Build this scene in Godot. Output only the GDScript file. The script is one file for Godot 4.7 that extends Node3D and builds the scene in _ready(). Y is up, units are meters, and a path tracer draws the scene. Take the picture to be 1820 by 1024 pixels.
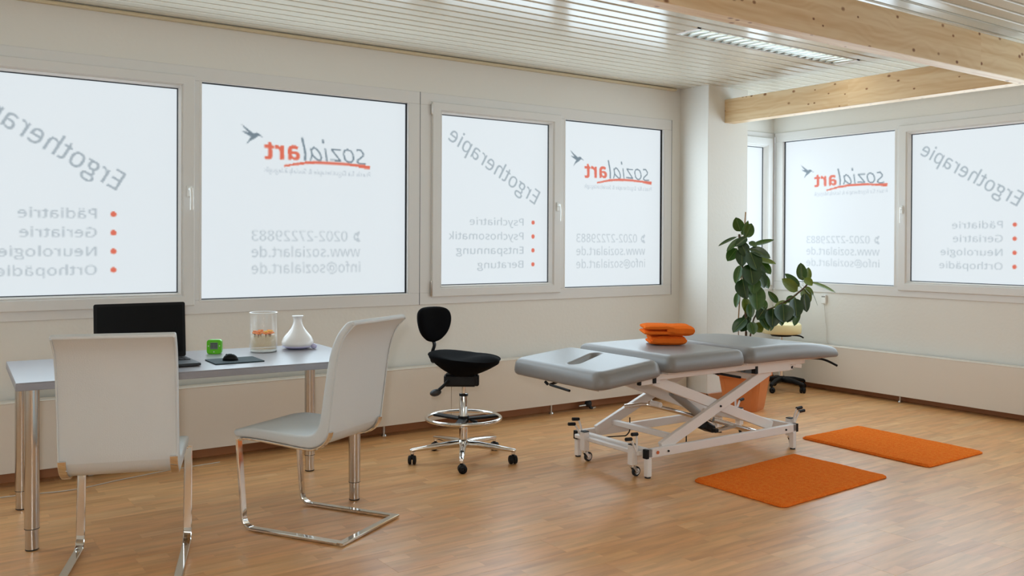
extends Node3D

# ---------------------------------------------------------------- state
var M := {}
var used_names := {}
var rng := RandomNumberGenerator.new()
var font_plain: SystemFont
var font_bold: SystemFont

const CEILING := 2.70
const FRAME_TOP := 2.423
const FRAME_BOTTOM := 0.893
const FIXED_TOP := 2.334
const FIXED_BOTTOM := 0.980
const SASH_TOP := 2.283
const SASH_BOTTOM := 1.028
const ROOM_LEFT := -9.7
const ROOM_BACK := 8.4

func _ready() -> void:
	rng.seed = 20240517
	# ---- camera
	var cam := Camera3D.new()
	cam.name = "camera"
	add_child(cam)
	cam.projection = Camera3D.PROJECTION_FRUSTUM
	cam.near = 0.1
	cam.far = 60.0
	var focal := 1601.9
	cam.size = 1024.0 / focal * cam.near
	cam.frustum_offset = Vector2(0.0, -(512.0 - 440.73) / focal * cam.near)
	cam.position = Vector3(-7.1875, 1.35, 5.6924)
	cam.basis = Basis(Vector3.UP, -0.6111) * Basis(Vector3.RIGHT, -0.0068) * Basis(Vector3.BACK, 0.0046)
	cam.current = true
	# ---- sky and exposure
	var env := Environment.new()
	var sky := Sky.new()
	var psm := ProceduralSkyMaterial.new()
	psm.sky_top_color = Color(0.80, 0.84, 0.88)
	psm.sky_horizon_color = Color(0.90, 0.92, 0.94)
	psm.ground_bottom_color = Color(0.45, 0.45, 0.44)
	psm.ground_horizon_color = Color(0.75, 0.76, 0.77)
	sky.sky_material = psm
	env.background_mode = Environment.BG_SKY
	env.sky = sky
	env.tonemap_mode = Environment.TONE_MAPPER_LINEAR
	env.tonemap_exposure = 1.08
	env.sdfgi_enabled = true
	env.ssao_enabled = true
	env.ssil_enabled = true
	var we := WorldEnvironment.new()
	we.name = "world_environment"
	we.environment = env
	add_child(we)
	# ---- the flash unit on the camera, whose hard offset shadows the photograph shows
	var flash := SpotLight3D.new()
	flash.name = "camera_flash"
	flash.light_energy = 2.6
	flash.light_color = Color(0.96, 0.98, 1.0)
	flash.light_size = 0.05
	flash.spot_range = 20.0
	flash.spot_attenuation = 2.0
	flash.spot_angle = 60.0
	flash.spot_angle_attenuation = 0.6
	flash.shadow_enabled = true
	add_child(flash)
	flash.position = cam.position + Vector3(-0.05, 0.16, -0.05)
	flash.basis = cam.basis
	# the same flash head also fires up at the ceiling behind the camera and fills the room softly from there
	var bounce := SpotLight3D.new()
	bounce.name = "camera_flash_bounce"
	bounce.light_energy = 16.0
	bounce.light_color = Color(0.93, 0.97, 1.0)
	bounce.light_size = 0.06
	bounce.spot_range = 20.0
	bounce.spot_attenuation = 2.0
	bounce.spot_angle = 52.0
	bounce.spot_angle_attenuation = 0.5
	bounce.shadow_enabled = true
	add_child(bounce)
	bounce.position = cam.position + Vector3(-0.05, 0.18, 0.0)
	bounce.basis = Basis.looking_at(Vector3(0.10, 1.0, 0.35).normalized(), Vector3.BACK)
	# ---- build
	make_materials()
	build_shell()
	build_windows()
	build_ceiling()
	build_floor()
	build_heaters()
	build_desk()
	build_desk_things()
	build_chairs()
	build_saddle_stool()
	build_treatment_table()
	build_towels()
	build_mats()
	build_plant()
	build_round_stool()
	build_small_things()
	for n in find_children("*", "GeometryInstance3D", true, false):
		n.cast_shadow = GeometryInstance3D.SHADOW_CASTING_SETTING_ON

# ---------------------------------------------------------------- naming
func numbered(called: String) -> String:
	if not used_names.has(called):
		used_names[called] = 0
		return called
	used_names[called] += 1
	return "%s_%03d" % [called, used_names[called]]

func thing(called: String, label: String, category: String, at := Vector3.ZERO, turn := 0.0, group := "") -> Node3D:
	var o := Node3D.new()
	o.name = numbered(called)
	add_child(o)
	o.position = at
	o.rotation.y = turn
	o.set_meta("label", label)
	o.set_meta("category", category)
	if group != "":
		o.set_meta("group", group)
	return o

func setting(called: String, label := "") -> Node3D:
	var o := Node3D.new()
	o.name = called
	add_child(o)
	o.set_meta("kind", "structure")
	if label != "":
		o.set_meta("label", label)
	return o

func put(st: SurfaceTool, called: String, m: Material, parent: Node, label := "") -> MeshInstance3D:
	st.generate_normals()
	var o := MeshInstance3D.new()
	o.mesh = st.commit()
	o.material_override = m
	o.name = called
	parent.add_child(o, true)
	if label != "":
		o.set_meta("label", label)
	return o

func put_mesh(mesh: Mesh, called: String, m: Material, parent: Node) -> MeshInstance3D:
	var o := MeshInstance3D.new()
	o.mesh = mesh
	o.material_override = m
	o.name = called
	parent.add_child(o, true)
	return o

# ---------------------------------------------------------------- mesh builders
func new_st() -> SurfaceTool:
	var st := SurfaceTool.new()
	st.begin(Mesh.PRIMITIVE_TRIANGLES)
	return st

func tri(st: SurfaceTool, a: Vector3, b: Vector3, c: Vector3, out: Vector3) -> void:
	var n := (c - a).cross(b - a)
	if n.length_squared() < 1e-18:
		return
	if n.dot(out) < 0.0:
		var t := b
		b = c
		c = t
	st.add_vertex(a)
	st.add_vertex(b)
	st.add_vertex(c)

func quad(st: SurfaceTool, a: Vector3, b: Vector3, c: Vector3, d: Vector3, out: Vector3) -> void:
	tri(st, a, b, c, out)
	tri(st, a, c, d, out)

func box(st: SurfaceTool, at: Vector3, size: Vector3, bevel := 0.0, turned := Basis()) -> void:
	st.set_smooth_group(-1)
	var h := size * 0.5
	var e: float = minf(bevel, minf(h.x, minf(h.y, h.z)) * 0.98)
	if e <= 0.0:
		for ax in 3:
			for s in [-1.0, 1.0]:
				var n := Vector3.ZERO
				n[ax] = s
				var u: int = (ax + 1) % 3
				var w: int = (ax + 2) % 3
				var p := []
				for k in [[-1, -1], [1, -1], [1, 1], [-1, 1]]:
					var v := Vector3.ZERO
					v[ax] = s * h[ax]
					v[u] = k[0] * h[u]
					v[w] = k[1] * h[w]
					p.append(at + turned * v)
				quad(st, p[0], p[1], p[2], p[3], turned * n)
		return
	# chamfered: each corner has three points
	var corner := func(sx: float, sy: float, sz: float, ax: int) -> Vector3:
		var v := Vector3(sx * (h.x - e), sy * (h.y - e), sz * (h.z - e))
		var s := Vector3(sx, sy, sz)
		v[ax] = s[ax] * h[ax]
		return at + turned * v
	for ax in 3:
		for s in [-1.0, 1.0]:
			var n := Vector3.ZERO
			n[ax] = s
			var u: int = (ax + 1) % 3
			var w: int = (ax + 2) % 3
			var p := []
			for k in [[-1, -1], [1, -1], [1, 1], [-1, 1]]:
				var sg := Vector3.ZERO
				sg[ax] = s
				sg[u] = k[0]
				sg[w] = k[1]
				p.append(corner.call(sg.x, sg.y, sg.z, ax))
			quad(st, p[0], p[1], p[2], p[3], turned * n)
	for ax in 3:
		var u: int = (ax + 1) % 3
		var w: int = (ax + 2) % 3
		for su in [-1.0, 1.0]:
			for sw in [-1.0, 1.0]:
				var lo := Vector3.ZERO
				lo[ax] = -1.0
				lo[u] = su
				lo[w] = sw
				var hi := lo
				hi[ax] = 1.0
				var n := Vector3.ZERO
				n[u] = su
				n[w] = sw
				quad(st, corner.call(lo.x, lo.y, lo.z, u), corner.call(hi.x, hi.y, hi.z, u), corner.call(hi.x, hi.y, hi.z, w), corner.call(lo.x, lo.y, lo.z, w), turned * n)
	for sx in [-1.0, 1.0]:
		for sy in [-1.0, 1.0]:
			for sz in [-1.0, 1.0]:
				tri(st, corner.call(sx, sy, sz, 0), corner.call(sx, sy, sz, 1), corner.call(sx, sy, sz, 2), turned * Vector3(sx, sy, sz))

func span(st: SurfaceTool, lo: Vector3, hi: Vector3, bevel := 0.0) -> void:
	box(st, (lo + hi) * 0.5, (hi - lo).abs(), bevel)

# a bar of rectangular section from a to b
func bar(st: SurfaceTool, a: Vector3, b: Vector3, wide: float, tall: float, bevel := 0.002, up := Vector3.UP) -> void:
	var d := (b - a).normalized()
	var side := d.cross(up)
	if side.length() < 0.01:
		side = d.cross(Vector3.RIGHT)
	side = side.normalized()
	var top := side.cross(d).normalized()
	box(st, (a + b) * 0.5, Vector3(wide, tall, a.distance_to(b)), bevel, Basis(side, top, -d))

# sections (rings of equal count) joined into a skin
func loft(st: SurfaceTool, rings: Array, caps := true, smooth := 0, closed_path := false) -> void:
	var n: int = rings[0].size()
	var cs := []
	for r in rings:
		var c := Vector3.ZERO
		for p in r:
			c += p
		cs.append(c / n)
	st.set_smooth_group(smooth)
	var last := rings.size() if closed_path else rings.size() - 1
	for i in last:
		var a = rings[i]
		var b = rings[(i + 1) % rings.size()]
		var ca: Vector3 = (cs[i] + cs[(i + 1) % rings.size()]) * 0.5
		for k in n:
			var l: int = (k + 1) % n
			var mid: Vector3 = (a[k] + a[l] + b[k] + b[l]) * 0.25
			quad(st, a[k], a[l], b[l], b[k], mid - ca)
	if caps and not closed_path:
		st.set_smooth_group(-1)
		for e in [0, rings.size() - 1]:
			var r = rings[e]
			var o: Vector3 = cs[e] - cs[1 if e == 0 else rings.size() - 2]
			for k in n:
				tri(st, cs[e], r[k], r[(k + 1) % n], o)

# same as loft, but the rings go round consistently so winding comes from the first ring only (for concave sections)
func skin(st: SurfaceTool, rings: Array, outward_first: bool, smooth := 0) -> void:
	var n: int = rings[0].size()
	st.set_smooth_group(smooth)
	for i in rings.size() - 1:
		var a = rings[i]
		var b = rings[i + 1]
		for k in n:
			var l: int = (k + 1) % n
			var nn: Vector3 = (b[l] - a[k]).cross(a[l] - b[k])
			if not outward_first:
				nn = -nn
			quad(st, a[k], a[l], b[l], b[k], nn)

func circle(at: Vector3, u: Vector3, w: Vector3, r: float, n: int) -> PackedVector3Array:
	var p := PackedVector3Array()
	for k in n:
		var t := TAU * k / n
		p.append(at + (u * cos(t) + w * sin(t)) * r)
	return p

func cyl(st: SurfaceTool, a: Vector3, b: Vector3, r0: float, r1: float = -1.0, n := 20, caps := true) -> void:
	if r1 < 0.0:
		r1 = r0
	var d := (b - a).normalized()
	var u := d.cross(Vector3.UP)
	if u.length() < 0.01:
		u = Vector3.RIGHT
	u = u.normalized()
	var w := d.cross(u)
	loft(st, [circle(a, u, w, r0, n), circle(b, u, w, r1, n)], caps)

func frames_along(pts: Array, up: Vector3, closed := false) -> Array:
	var out := []
	var n := pts.size()
	for i in n:
		var p: Vector3 = pts[(i - 1 + n) % n] if (closed or i > 0) else pts[0]
		var q: Vector3 = pts[(i + 1) % n] if (closed or i < n - 1) else pts[n - 1]
		var d := (q - p).normalized()
		var side := d.cross(up)
		if side.length() < 0.02:
			side = out[-1][1] if out.size() > 0 else d.cross(Vector3(0.3, 0.1, 1.0))
		side = side.normalized()
		out.append([pts[i], side, side.cross(d).normalized()])
	return out

func tube(st: SurfaceTool, pts: Array, r: float, n := 12, up := Vector3.UP, closed := false) -> void:
	var rings := []
	for f in frames_along(pts, up, closed):
		rings.append(circle(f[0], f[1], f[2], r, n))
	loft(st, rings, true, 0, closed)

# rectangular section swept along a path; miter keeps the width in bends
func strip(st: SurfaceTool, pts: Array, wide: float, tall: float, up: Vector3, round_edge := 0.002) -> void:
	var rings := []
	var fs := frames_along(pts, up)
	for i in fs.size():
		var f = fs[i]
		var k := 1.0
		if i > 0 and i < pts.size() - 1:
			var d0: Vector3 = (pts[i] - pts[i - 1]).normalized()
			var d1: Vector3 = (pts[i + 1] - pts[i]).normalized()
			k = 1.0 / maxf(0.5, sqrt(maxf(0.0, (1.0 + d0.dot(d1)) * 0.5)))
		var s: Vector3 = f[1] * wide * 0.5
		var t: Vector3 = f[2] * tall * 0.5 * k
		var e := round_edge
		var es: Vector3 = f[1] * e
		var et: Vector3 = f[2] * e
		rings.append(PackedVector3Array([f[0] - s + es - t, f[0] + s - es - t, f[0] + s - t + et, f[0] + s + t - et, f[0] + s - es + t, f[0] - s + es + t, f[0] - s + t - et, f[0] - s - t + et]))
	var nr := rings.size()
	st.set_smooth_group(-1)
	for i in nr - 1:
		for k in 8:
			var l := (k + 1) % 8
			st.set_smooth_group(k + 1)
			var mid: Vector3 = (rings[i][k] + rings[i][l] + rings[i + 1][k] + rings[i + 1][l]) * 0.25
			quad(st, rings[i][k], rings[i][l], rings[i + 1][l], rings[i + 1][k], mid - (fs[i][0] + fs[i + 1][0]) * 0.5)
	st.set_smooth_group(-1)
	for e in [0, nr - 1]:
		var o: Vector3 = fs[e][0] - fs[1 if e == 0 else nr - 2][0]
		for k in 8:
			tri(st, fs[e][0], rings[e][k], rings[e][(k + 1) % 8], o)

# profile of Vector2(radius, height), turned about the local y axis
func lathe(st: SurfaceTool, profile: Array, at: Vector3, n := 28, turned := Basis(), smooth := 0) -> void:
	st.set_smooth_group(smooth)
	for i in profile.size() - 1:
		var a: Vector2 = profile[i]
		var b: Vector2 = profile[i + 1]
		var seg := b - a
		var out2 := Vector2(seg.y, -seg.x)
		for k in n:
			var t0 := TAU * k / n
			var t1 := TAU * (k + 1) / n
			var tm := (t0 + t1) * 0.5
			var p := [at + turned * Vector3(cos(t0) * a.x, a.y, sin(t0) * a.x), at + turned * Vector3(cos(t1) * a.x, a.y, sin(t1) * a.x), at + turned * Vector3(cos(t1) * b.x, b.y, sin(t1) * b.x), at + turned * Vector3(cos(t0) * b.x, b.y, sin(t0) * b.x)]
			quad(st, p[0], p[1], p[2], p[3], turned * Vector3(cos(tm) * out2.x, out2.y, sin(tm) * out2.x))

func ball(st: SurfaceTool, at: Vector3, radii: Vector3, turned := Basis(), n := 16) -> void:
	var rings := n / 2
	st.set_smooth_group(0)
	for i in rings:
		var f0 := PI * i / rings - PI / 2
		var f1 := PI * (i + 1) / rings - PI / 2
		for k in n:
			var t0 := TAU * k / n
			var t1 := TAU * (k + 1) / n
			var p := []
			for q in [[t0, f0], [t1, f0], [t1, f1], [t0, f1]]:
				p.append(Vector3(cos(q[0]) * cos(q[1]), sin(q[1]), sin(q[0]) * cos(q[1])))
			var c: Vector3 = (p[0] + p[1] + p[2] + p[3]) * 0.25
			quad(st, at + turned * (p[0] * radii), at + turned * (p[1] * radii), at + turned * (p[2] * radii), at + turned * (p[3] * radii), turned * (c / radii))

# flat outline (clockwise or not) with thickness along "depth"
func slab(st: SurfaceTool, outline: PackedVector2Array, origin: Vector3, u: Vector3, w: Vector3, depth: Vector3, smooth_side := -1) -> void:
	var idx := Geometry2D.triangulate_polygon(outline)
	st.set_smooth_group(-1)
	for e in 2:
		var off := depth * float(e)
		var o := depth if e == 1 else -depth
		for i in range(0, idx.size(), 3):
			var p := []
			for j in 3:
				var q := outline[idx[i + j]]
				p.append(origin + off + u * q.x + w * q.y)
			tri(st, p[0], p[1], p[2], o)
	var area := 0.0
	for i in outline.size():
		var a := outline[i]
		var b := outline[(i + 1) % outline.size()]
		area += a.x * b.y - b.x * a.y
	st.set_smooth_group(smooth_side)
	for i in outline.size():
		var a := outline[i]
		var b := outline[(i + 1) % outline.size()]
		var o2 := Vector2(b.y - a.y, -(b.x - a.x)) * signf(area)
		var pa := origin + u * a.x + w * a.y
		var pb := origin + u * b.x + w * b.y
		quad(st, pa, pb, pb + depth, pa + depth, u * o2.x + w * o2.y)

func rounded(w: float, h: float, r: float, n := 5) -> PackedVector2Array:
	var p := PackedVector2Array()
	for c in [[1, 1, 0.0], [-1, 1, PI / 2], [-1, -1, PI], [1, -1, PI * 1.5]]:
		for k in n + 1:
			var t: float = c[2] + PI / 2 * k / n
			p.append(Vector2(c[0] * (w / 2 - r) + cos(t) * r, c[1] * (h / 2 - r) + sin(t) * r))
	return p

func smooth_path(pts: Array, steps := 6) -> Array:
	var out := []
	for i in pts.size() - 1:
		var p0 = pts[maxi(i - 1, 0)]
		var p1 = pts[i]
		var p2 = pts[i + 1]
		var p3 = pts[mini(i + 2, pts.size() - 1)]
		for k in steps:
			var t := float(k) / steps
			out.append(0.5 * ((2.0 * p1) + (p2 - p0) * t + (2.0 * p0 - 5.0 * p1 + 4.0 * p2 - p3) * t * t + (3.0 * p1 - p0 - 3.0 * p2 + p3) * t * t * t))
	out.append(pts[-1])
	return out

# path with its corners rounded
func fillet(pts: Array, r: float, n := 5) -> Array:
	var out := [pts[0]]
	for i in range(1, pts.size() - 1):
		var a: Vector3 = pts[i - 1]
		var b: Vector3 = pts[i]
		var c: Vector3 = pts[i + 1]
		var d0 := (a - b).normalized()
		var d1 := (c - b).normalized()
		var rr: float = minf(r, minf(a.distance_to(b), b.distance_to(c)) * 0.49)
		for k in n + 1:
			var t := float(k) / n
			out.append((b + d0 * rr).lerp(b, t).lerp(b.lerp(b + d1 * rr, t), t))
	out.append(pts[-1])
	return out

# soft cushion: rounded-rectangle plan, section pinched towards top and bottom
func cushion(st: SurfaceTool, size: Vector3, plan_r: float, edge: float, at: Vector3, shape: Callable) -> void:
	var levels := [[0.0, 1.0 - 0.35], [0.0, 0.25], [0.22, 0.0], [0.62, 0.0], [0.86, 0.22], [0.96, 0.6], [1.0, 1.25]]
	var rings := []
	for l in levels:
		var ins: float = l[1] * edge
		var o := rounded(size.x - 2.0 * ins, size.z - 2.0 * ins, maxf(plan_r - ins, 0.006), 5)
		var ring := PackedVector3Array()
		for q in o:
			ring.append(at + shape.call(Vector3(q.x, l[0] * size.y, q.y)))
		rings.append(ring)
	loft(st, rings, false, 0)
	# top and bottom fans in rings, so that they can be bent
	for e in [[rings[rings.size() - 1], 1.0, Vector3.UP, levels[-1][1] * edge], [rings[0], 0.0, Vector3.DOWN, levels[0][1] * edge]]:
		var prev: PackedVector3Array = e[0]
		var ins: float = e[3]
		var o0 := rounded(size.x - 2.0 * ins, size.z - 2.0 * ins, maxf(plan_r - ins, 0.006), 5)
		st.set_smooth_group(0)
		for k in range(1, 5):
			var f := 1.0 - k / 4.0
			var ring := PackedVector3Array()
			for q in o0:
				ring.append(at + shape.call(Vector3(q.x * f, e[1] * size.y, q.y * f)))
			for j in ring.size():
				var l: int = (j + 1) % ring.size()
				quad(st, prev[j], prev[l], ring[l], ring[j], e[2])
			prev = ring

# ---------------------------------------------------------------- materials
func plain(color: Color, rough: float, metal := 0.0, spec := 0.5) -> StandardMaterial3D:
	var m := StandardMaterial3D.new()
	m.albedo_color = color
	m.roughness = rough
	m.metallic = metal
	m.metallic_specular = spec
	return m

func noise_image(w: int, h: int, freq: float, seed_: int, octaves := 4) -> Image:
	var n := FastNoiseLite.new()
	n.seed = seed_
	n.frequency = freq
	n.fractal_octaves = octaves
	return n.get_seamless_image(w, h)

func bumpy(m: StandardMaterial3D, tex: Texture2D, scale: float, height: float, world := false) -> StandardMaterial3D:
	m.heightmap_enabled = true
	m.heightmap_texture = tex
	m.heightmap_scale = height
	m.uv1_triplanar = true
	m.uv1_world_triplanar = world
	m.uv1_scale = Vector3.ONE * scale
	return m

func make_materials() -> void:
	font_plain = SystemFont.new()
	font_plain.font_names = PackedStringArray(["Droid Sans"])
	font_bold = SystemFont.new()
	font_bold.font_names = PackedStringArray(["Droid Sans"])
	font_bold.font_weight = 700
	var fine := ImageTexture.create_from_image(noise_image(256, 256, 0.06, 3, 4))
	var soft := ImageTexture.create_from_image(noise_image(256, 256, 0.02, 5, 3))
	M.wall = bumpy(plain(Color8(229, 227, 221), 0.85), fine, 1.6, 0.06, true)
	M.frame = plain(Color8(225, 224, 222), 0.34)
	M.bead = plain(Color8(231, 229, 226), 0.4)
	M.gasket = plain(Color8(70, 78, 86), 0.6)
	M.handle = plain(Color8(236, 235, 231), 0.25)
	M.slat = plain(Color8(205, 199, 184), 0.16, 0.0, 0.36)
	M.heater = bumpy(plain(Color8(225, 217, 206), 0.42), soft, 2.0, 0.02, true)
	M.baseboard = plain(Color8(176, 116, 74), 0.4)
	M.trim = plain(Color8(214, 200, 168), 0.45)
	M.chrome = plain(Color8(226, 224, 221), 0.06, 1.0)
	M.brushed = plain(Color8(205, 200, 194), 0.22, 1.0)
	M.steel = plain(Color8(196, 194, 190), 0.3, 1.0)
	M.black = plain(Color8(18, 18, 20), 0.5, 0.0, 0.35)
	M.rubber = plain(Color8(32, 33, 35), 0.75)
	M.white_metal = plain(Color8(233, 227, 223), 0.35)
	M.leather = bumpy(plain(Color8(205, 209, 210), 0.45), fine, 9.0, 0.04)
	M.vinyl = bumpy(plain(Color8(134, 131, 129), 0.38), fine, 8.0, 0.03)
	M.cream_vinyl = plain(Color8(236, 220, 168), 0.4)
	M.fabric = bumpy(plain(Color8(13, 13, 15), 0.95, 0.0, 0.2), fine, 14.0, 0.05)
	M.desk_top = bumpy(plain(Color8(146, 143, 147), 0.33), fine, 10.0, 0.01)
	M.laptop = plain(Color8(17, 17, 18), 0.5, 0.0, 0.3)
	M.laptop_deck = plain(Color8(44, 46, 50), 0.5)
	M.screen = plain(Color8(9, 9, 10), 0.45, 0.0, 0.25)
	M.keys = plain(Color8(16, 16, 18), 0.55)
	M.green = plain(Color8(96, 196, 12), 0.35)
	M.lcd = plain(Color8(108, 118, 108), 0.3)
	M.lcd_dark = plain(Color8(48, 54, 50), 0.5)
	M.pad = plain(Color8(32, 52, 58), 0.8)
	M.porcelain = plain(Color8(238, 235, 233), 0.12)
	M.porcelain.clearcoat_enabled = true
	M.porcelain.clearcoat = 0.7
	M.lilac = plain(Color8(196, 192, 224), 0.25)
	M.glass = plain(Color(0.97, 0.985, 0.98, 0.05), 0.02)
	M.glass.transparency = BaseMaterial3D.TRANSPARENCY_ALPHA
	M.rim_glass = plain(Color8(236, 240, 238), 0.08)
	M.water = plain(Color(0.88, 0.76, 0.48, 0.32), 0.02)
	M.water.transparency = BaseMaterial3D.TRANSPARENCY_ALPHA
	M.petal = plain(Color8(254, 142, 8), 0.6)
	M.petal_yellow = plain(Color8(255, 194, 22), 0.6)
	M.flower_heart = plain(Color8(110, 66, 24), 0.8)
	M.towel = bumpy(plain(Color8(254, 124, 44), 0.95, 0.0, 0.1), fine, 12.0, 0.35)
	M.mat = bumpy(plain(Color.WHITE, 0.95, 0.0, 0.1), ImageTexture.create_from_image(noise_image(512, 512, 0.11, 17, 3)), 3.2, 0.7)
	M.mat.albedo_texture = pile_texture()
	M.pot = bumpy(plain(Color8(208, 124, 68), 0.5), soft, 6.0, 0.06)
	M.soil = bumpy(plain(Color8(52, 38, 28), 0.95), fine, 20.0, 0.8)
	M.leaf_dark = leaf_material(Color8(36, 70, 24), Color8(24, 50, 16), 21)
	M.leaf_mid = leaf_material(Color8(60, 98, 26), Color8(42, 74, 18), 22)
	M.leaf_olive = leaf_material(Color8(112, 128, 30), Color8(84, 102, 22), 23)
	M.leaf_rib = plain(Color8(112, 128, 62), 0.5)
	M.stem = plain(Color8(84, 64, 44), 0.8)
	M.cane = plain(Color8(150, 112, 66), 0.7)
	M.cord = plain(Color8(206, 198, 186), 0.6)
	M.motor = plain(Color8(158, 156, 152), 0.45)
	M.orange_cap = plain(Color8(206, 100, 52), 0.5)
	M.pine = pine_material(11)
	M.pine_b = pine_material(47)
	M.floor = floor_material()
	M.underlay = plain(Color8(96, 66, 42), 0.8)
	M.tube = plain(Color8(240, 244, 240), 0.4)
	M.tube.emission_enabled = true
	M.tube.emission = Color(1.0, 1.0, 0.96)
	M.tube.emission_energy_multiplier = 5.0
	M.reflector = plain(Color8(226, 230, 230), 0.10, 1.0)
	M.lamella = plain(Color8(224, 228, 222), 0.3, 0.6)
	M.pane_plain = pane_material(null)

# tufts of terry: small clumps of two dye tones
func pile_texture() -> ImageTexture:
	var a := FastNoiseLite.new()
	a.seed = 31
	a.frequency = 0.10
	a.fractal_octaves = 2
	var tufts := a.get_seamless_image(512, 512)
	a.frequency = 0.018
	var patches := a.get_seamless_image(512, 512)
	var img := Image.create(512, 512, false, Image.FORMAT_RGB8)
	for y in 512:
		for x in 512:
			var t := tufts.get_pixel(x, y).r * 0.7 + patches.get_pixel(x, y).r * 0.3
			img.set_pixel(x, y, Color8(246, 106, 30).lerp(Color8(255, 148, 60), smoothstep(0.25, 0.75, t)))
	return ImageTexture.create_from_image(img)

func leaf_material(a: Color, b: Color, seed_: int) -> StandardMaterial3D:
	var m := plain(Color.WHITE, 0.3)
	var img := noise_image(128, 128, 0.03, seed_, 4)
	img.convert(Image.FORMAT_RGB8)
	for y in 128:
		for x in 128:
			img.set_pixel(x, y, a.lerp(b, img.get_pixel(x, y).r))
	m.albedo_texture = ImageTexture.create_from_image(img)
	m.uv1_triplanar = true
	m.uv1_scale = Vector3.ONE * 5.0
	m.backlight_enabled = true
	m.backlight = Color(0.22, 0.30, 0.05)
	m.clearcoat_enabled = true
	m.clearcoat = 0.2
	m.clearcoat_roughness = 0.3
	return m

# planed spruce: long grain, fine rays and scattered knots
func pine_material(seed_: int) -> StandardMaterial3D:
	var w := 1536
	var h := 192
	var n := FastNoiseLite.new()
	n.seed = seed_
	n.frequency = 0.01
	n.fractal_octaves = 3
	var r := RandomNumberGenerator.new()
	r.seed = seed_
	var knots := []
	for i in 52:
		knots.append([r.randf() * w, r.randf() * h, r.randf_range(1.6, 4.2), r.randf_range(0.55, 1.0)])
	var img := Image.create(w, h, false, Image.FORMAT_RGB8)
	var pale := Color8(229, 204, 164)
	var dark := Color8(203, 161, 110)
	var warp := PackedFloat32Array()
	warp.resize(w * h)
	var dark_spot := PackedFloat32Array()
	dark_spot.resize(w * h)
	for k in knots:
		var rad: float = k[2]
		var reach := int(rad * 9.0)
		for yy in range(int(k[1]) - reach, int(k[1]) + reach + 1):
			if yy < 0 or yy >= h:
				continue
			for xx in range(int(k[0]) - reach * 2, int(k[0]) + reach * 2 + 1):
				if xx < 0 or xx >= w:
					continue
				var dx: float = (xx - k[0]) / 1.5
				var dy: float = yy - k[1]
				var d := sqrt(dx * dx + dy * dy) / rad
				var i := yy * w + xx
				warp[i] += signf(dy) * exp(-d * 0.5) * rad * 2.2
				dark_spot[i] = maxf(dark_spot[i], k[3] * clampf(1.6 - d, 0.0, 1.0))
	for y in h:
		for x in w:
			var i := y * w + x
			var yy := y + warp[i]
			var g := n.get_noise_2d(x * 0.12, yy * 3.2)
			var lines := 0.5 + 0.5 * sin((yy * 0.33 + n.get_noise_2d(x * 0.25, yy * 0.5 + 300.0) * 16.0))
			var t := clampf(0.30 + g * 0.7 + (lines - 0.5) * 0.22, 0.0, 1.0)
			var c := pale.lerp(dark, t * 0.75)
			c = c.lerp(Color8(112, 62, 28), dark_spot[i])
			img.set_pixel(x, y, c)
	var m := plain(Color.WHITE, 0.5)
	m.albedo_texture = ImageTexture.create_from_image(img)
	m.uv1_triplanar = true
	m.uv1_scale = Vector3(0.31, 2.5, 2.5)
	m.uv1_triplanar_sharpness = 8.0
	return m

# six laminate boards under one another, each printed with three rows of beech strips
func floor_material() -> StandardMaterial3D:
	var w := 1024
	var row := 168
	var n := FastNoiseLite.new()
	n.seed = 9
	n.frequency = 0.01
	n.fractal_octaves = 4
	var r := RandomNumberGenerator.new()
	r.seed = 77
	var img := Image.create(w, row * 6, false, Image.FORMAT_RGB8)
	var tones := [Color8(222, 168, 112), Color8(217, 161, 104), Color8(226, 174, 118), Color8(212, 154, 98), Color8(220, 165, 108), Color8(215, 157, 102)]
	for b in 6:
		for s in 3:
			var x := -r.randi_range(0, 300)
			while x < w:
				var long := r.randi_range(280, 520)
				var tone: Color = tones[r.randi() % tones.size()]
				var off := r.randf() * 900.0
				var bow := r.randf_range(-0.02, 0.02)
				for px in range(maxi(x, 0), mini(x + long, w)):
					for py in 56:
						var y := b * row + s * 56 + py
						var g := n.get_noise_2d(px * 0.22 + off, (py + px * bow) * 1.5 + off * 3.0)
						var fleck := n.get_noise_2d(px * 2.2 + off, py * 11.0 + off)
						var c := tone
						c = c.darkened(clampf(0.05 + g * 0.13 + fleck * 0.02, 0.0, 0.4))
						if py == 0 or px == x:
							c = c.darkened(0.04)
						img.set_pixel(px, y, c)
				x += long
	var m := plain(Color.WHITE, 0.33)
	m.albedo_texture = ImageTexture.create_from_image(img)
	m.metallic_specular = 0.5
	return m

func pane_material(tex: Texture2D) -> StandardMaterial3D:
	var m := plain(Color8(112, 114, 116), 0.5)
	m.emission_enabled = true
	m.emission = Color(0.935, 0.975, 1.0)
	m.emission_energy_multiplier = 0.70
	m.emission_operator = BaseMaterial3D.EMISSION_OP_MULTIPLY
	if tex:
		m.albedo_texture = tex
		m.emission_texture = tex
	return m

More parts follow.
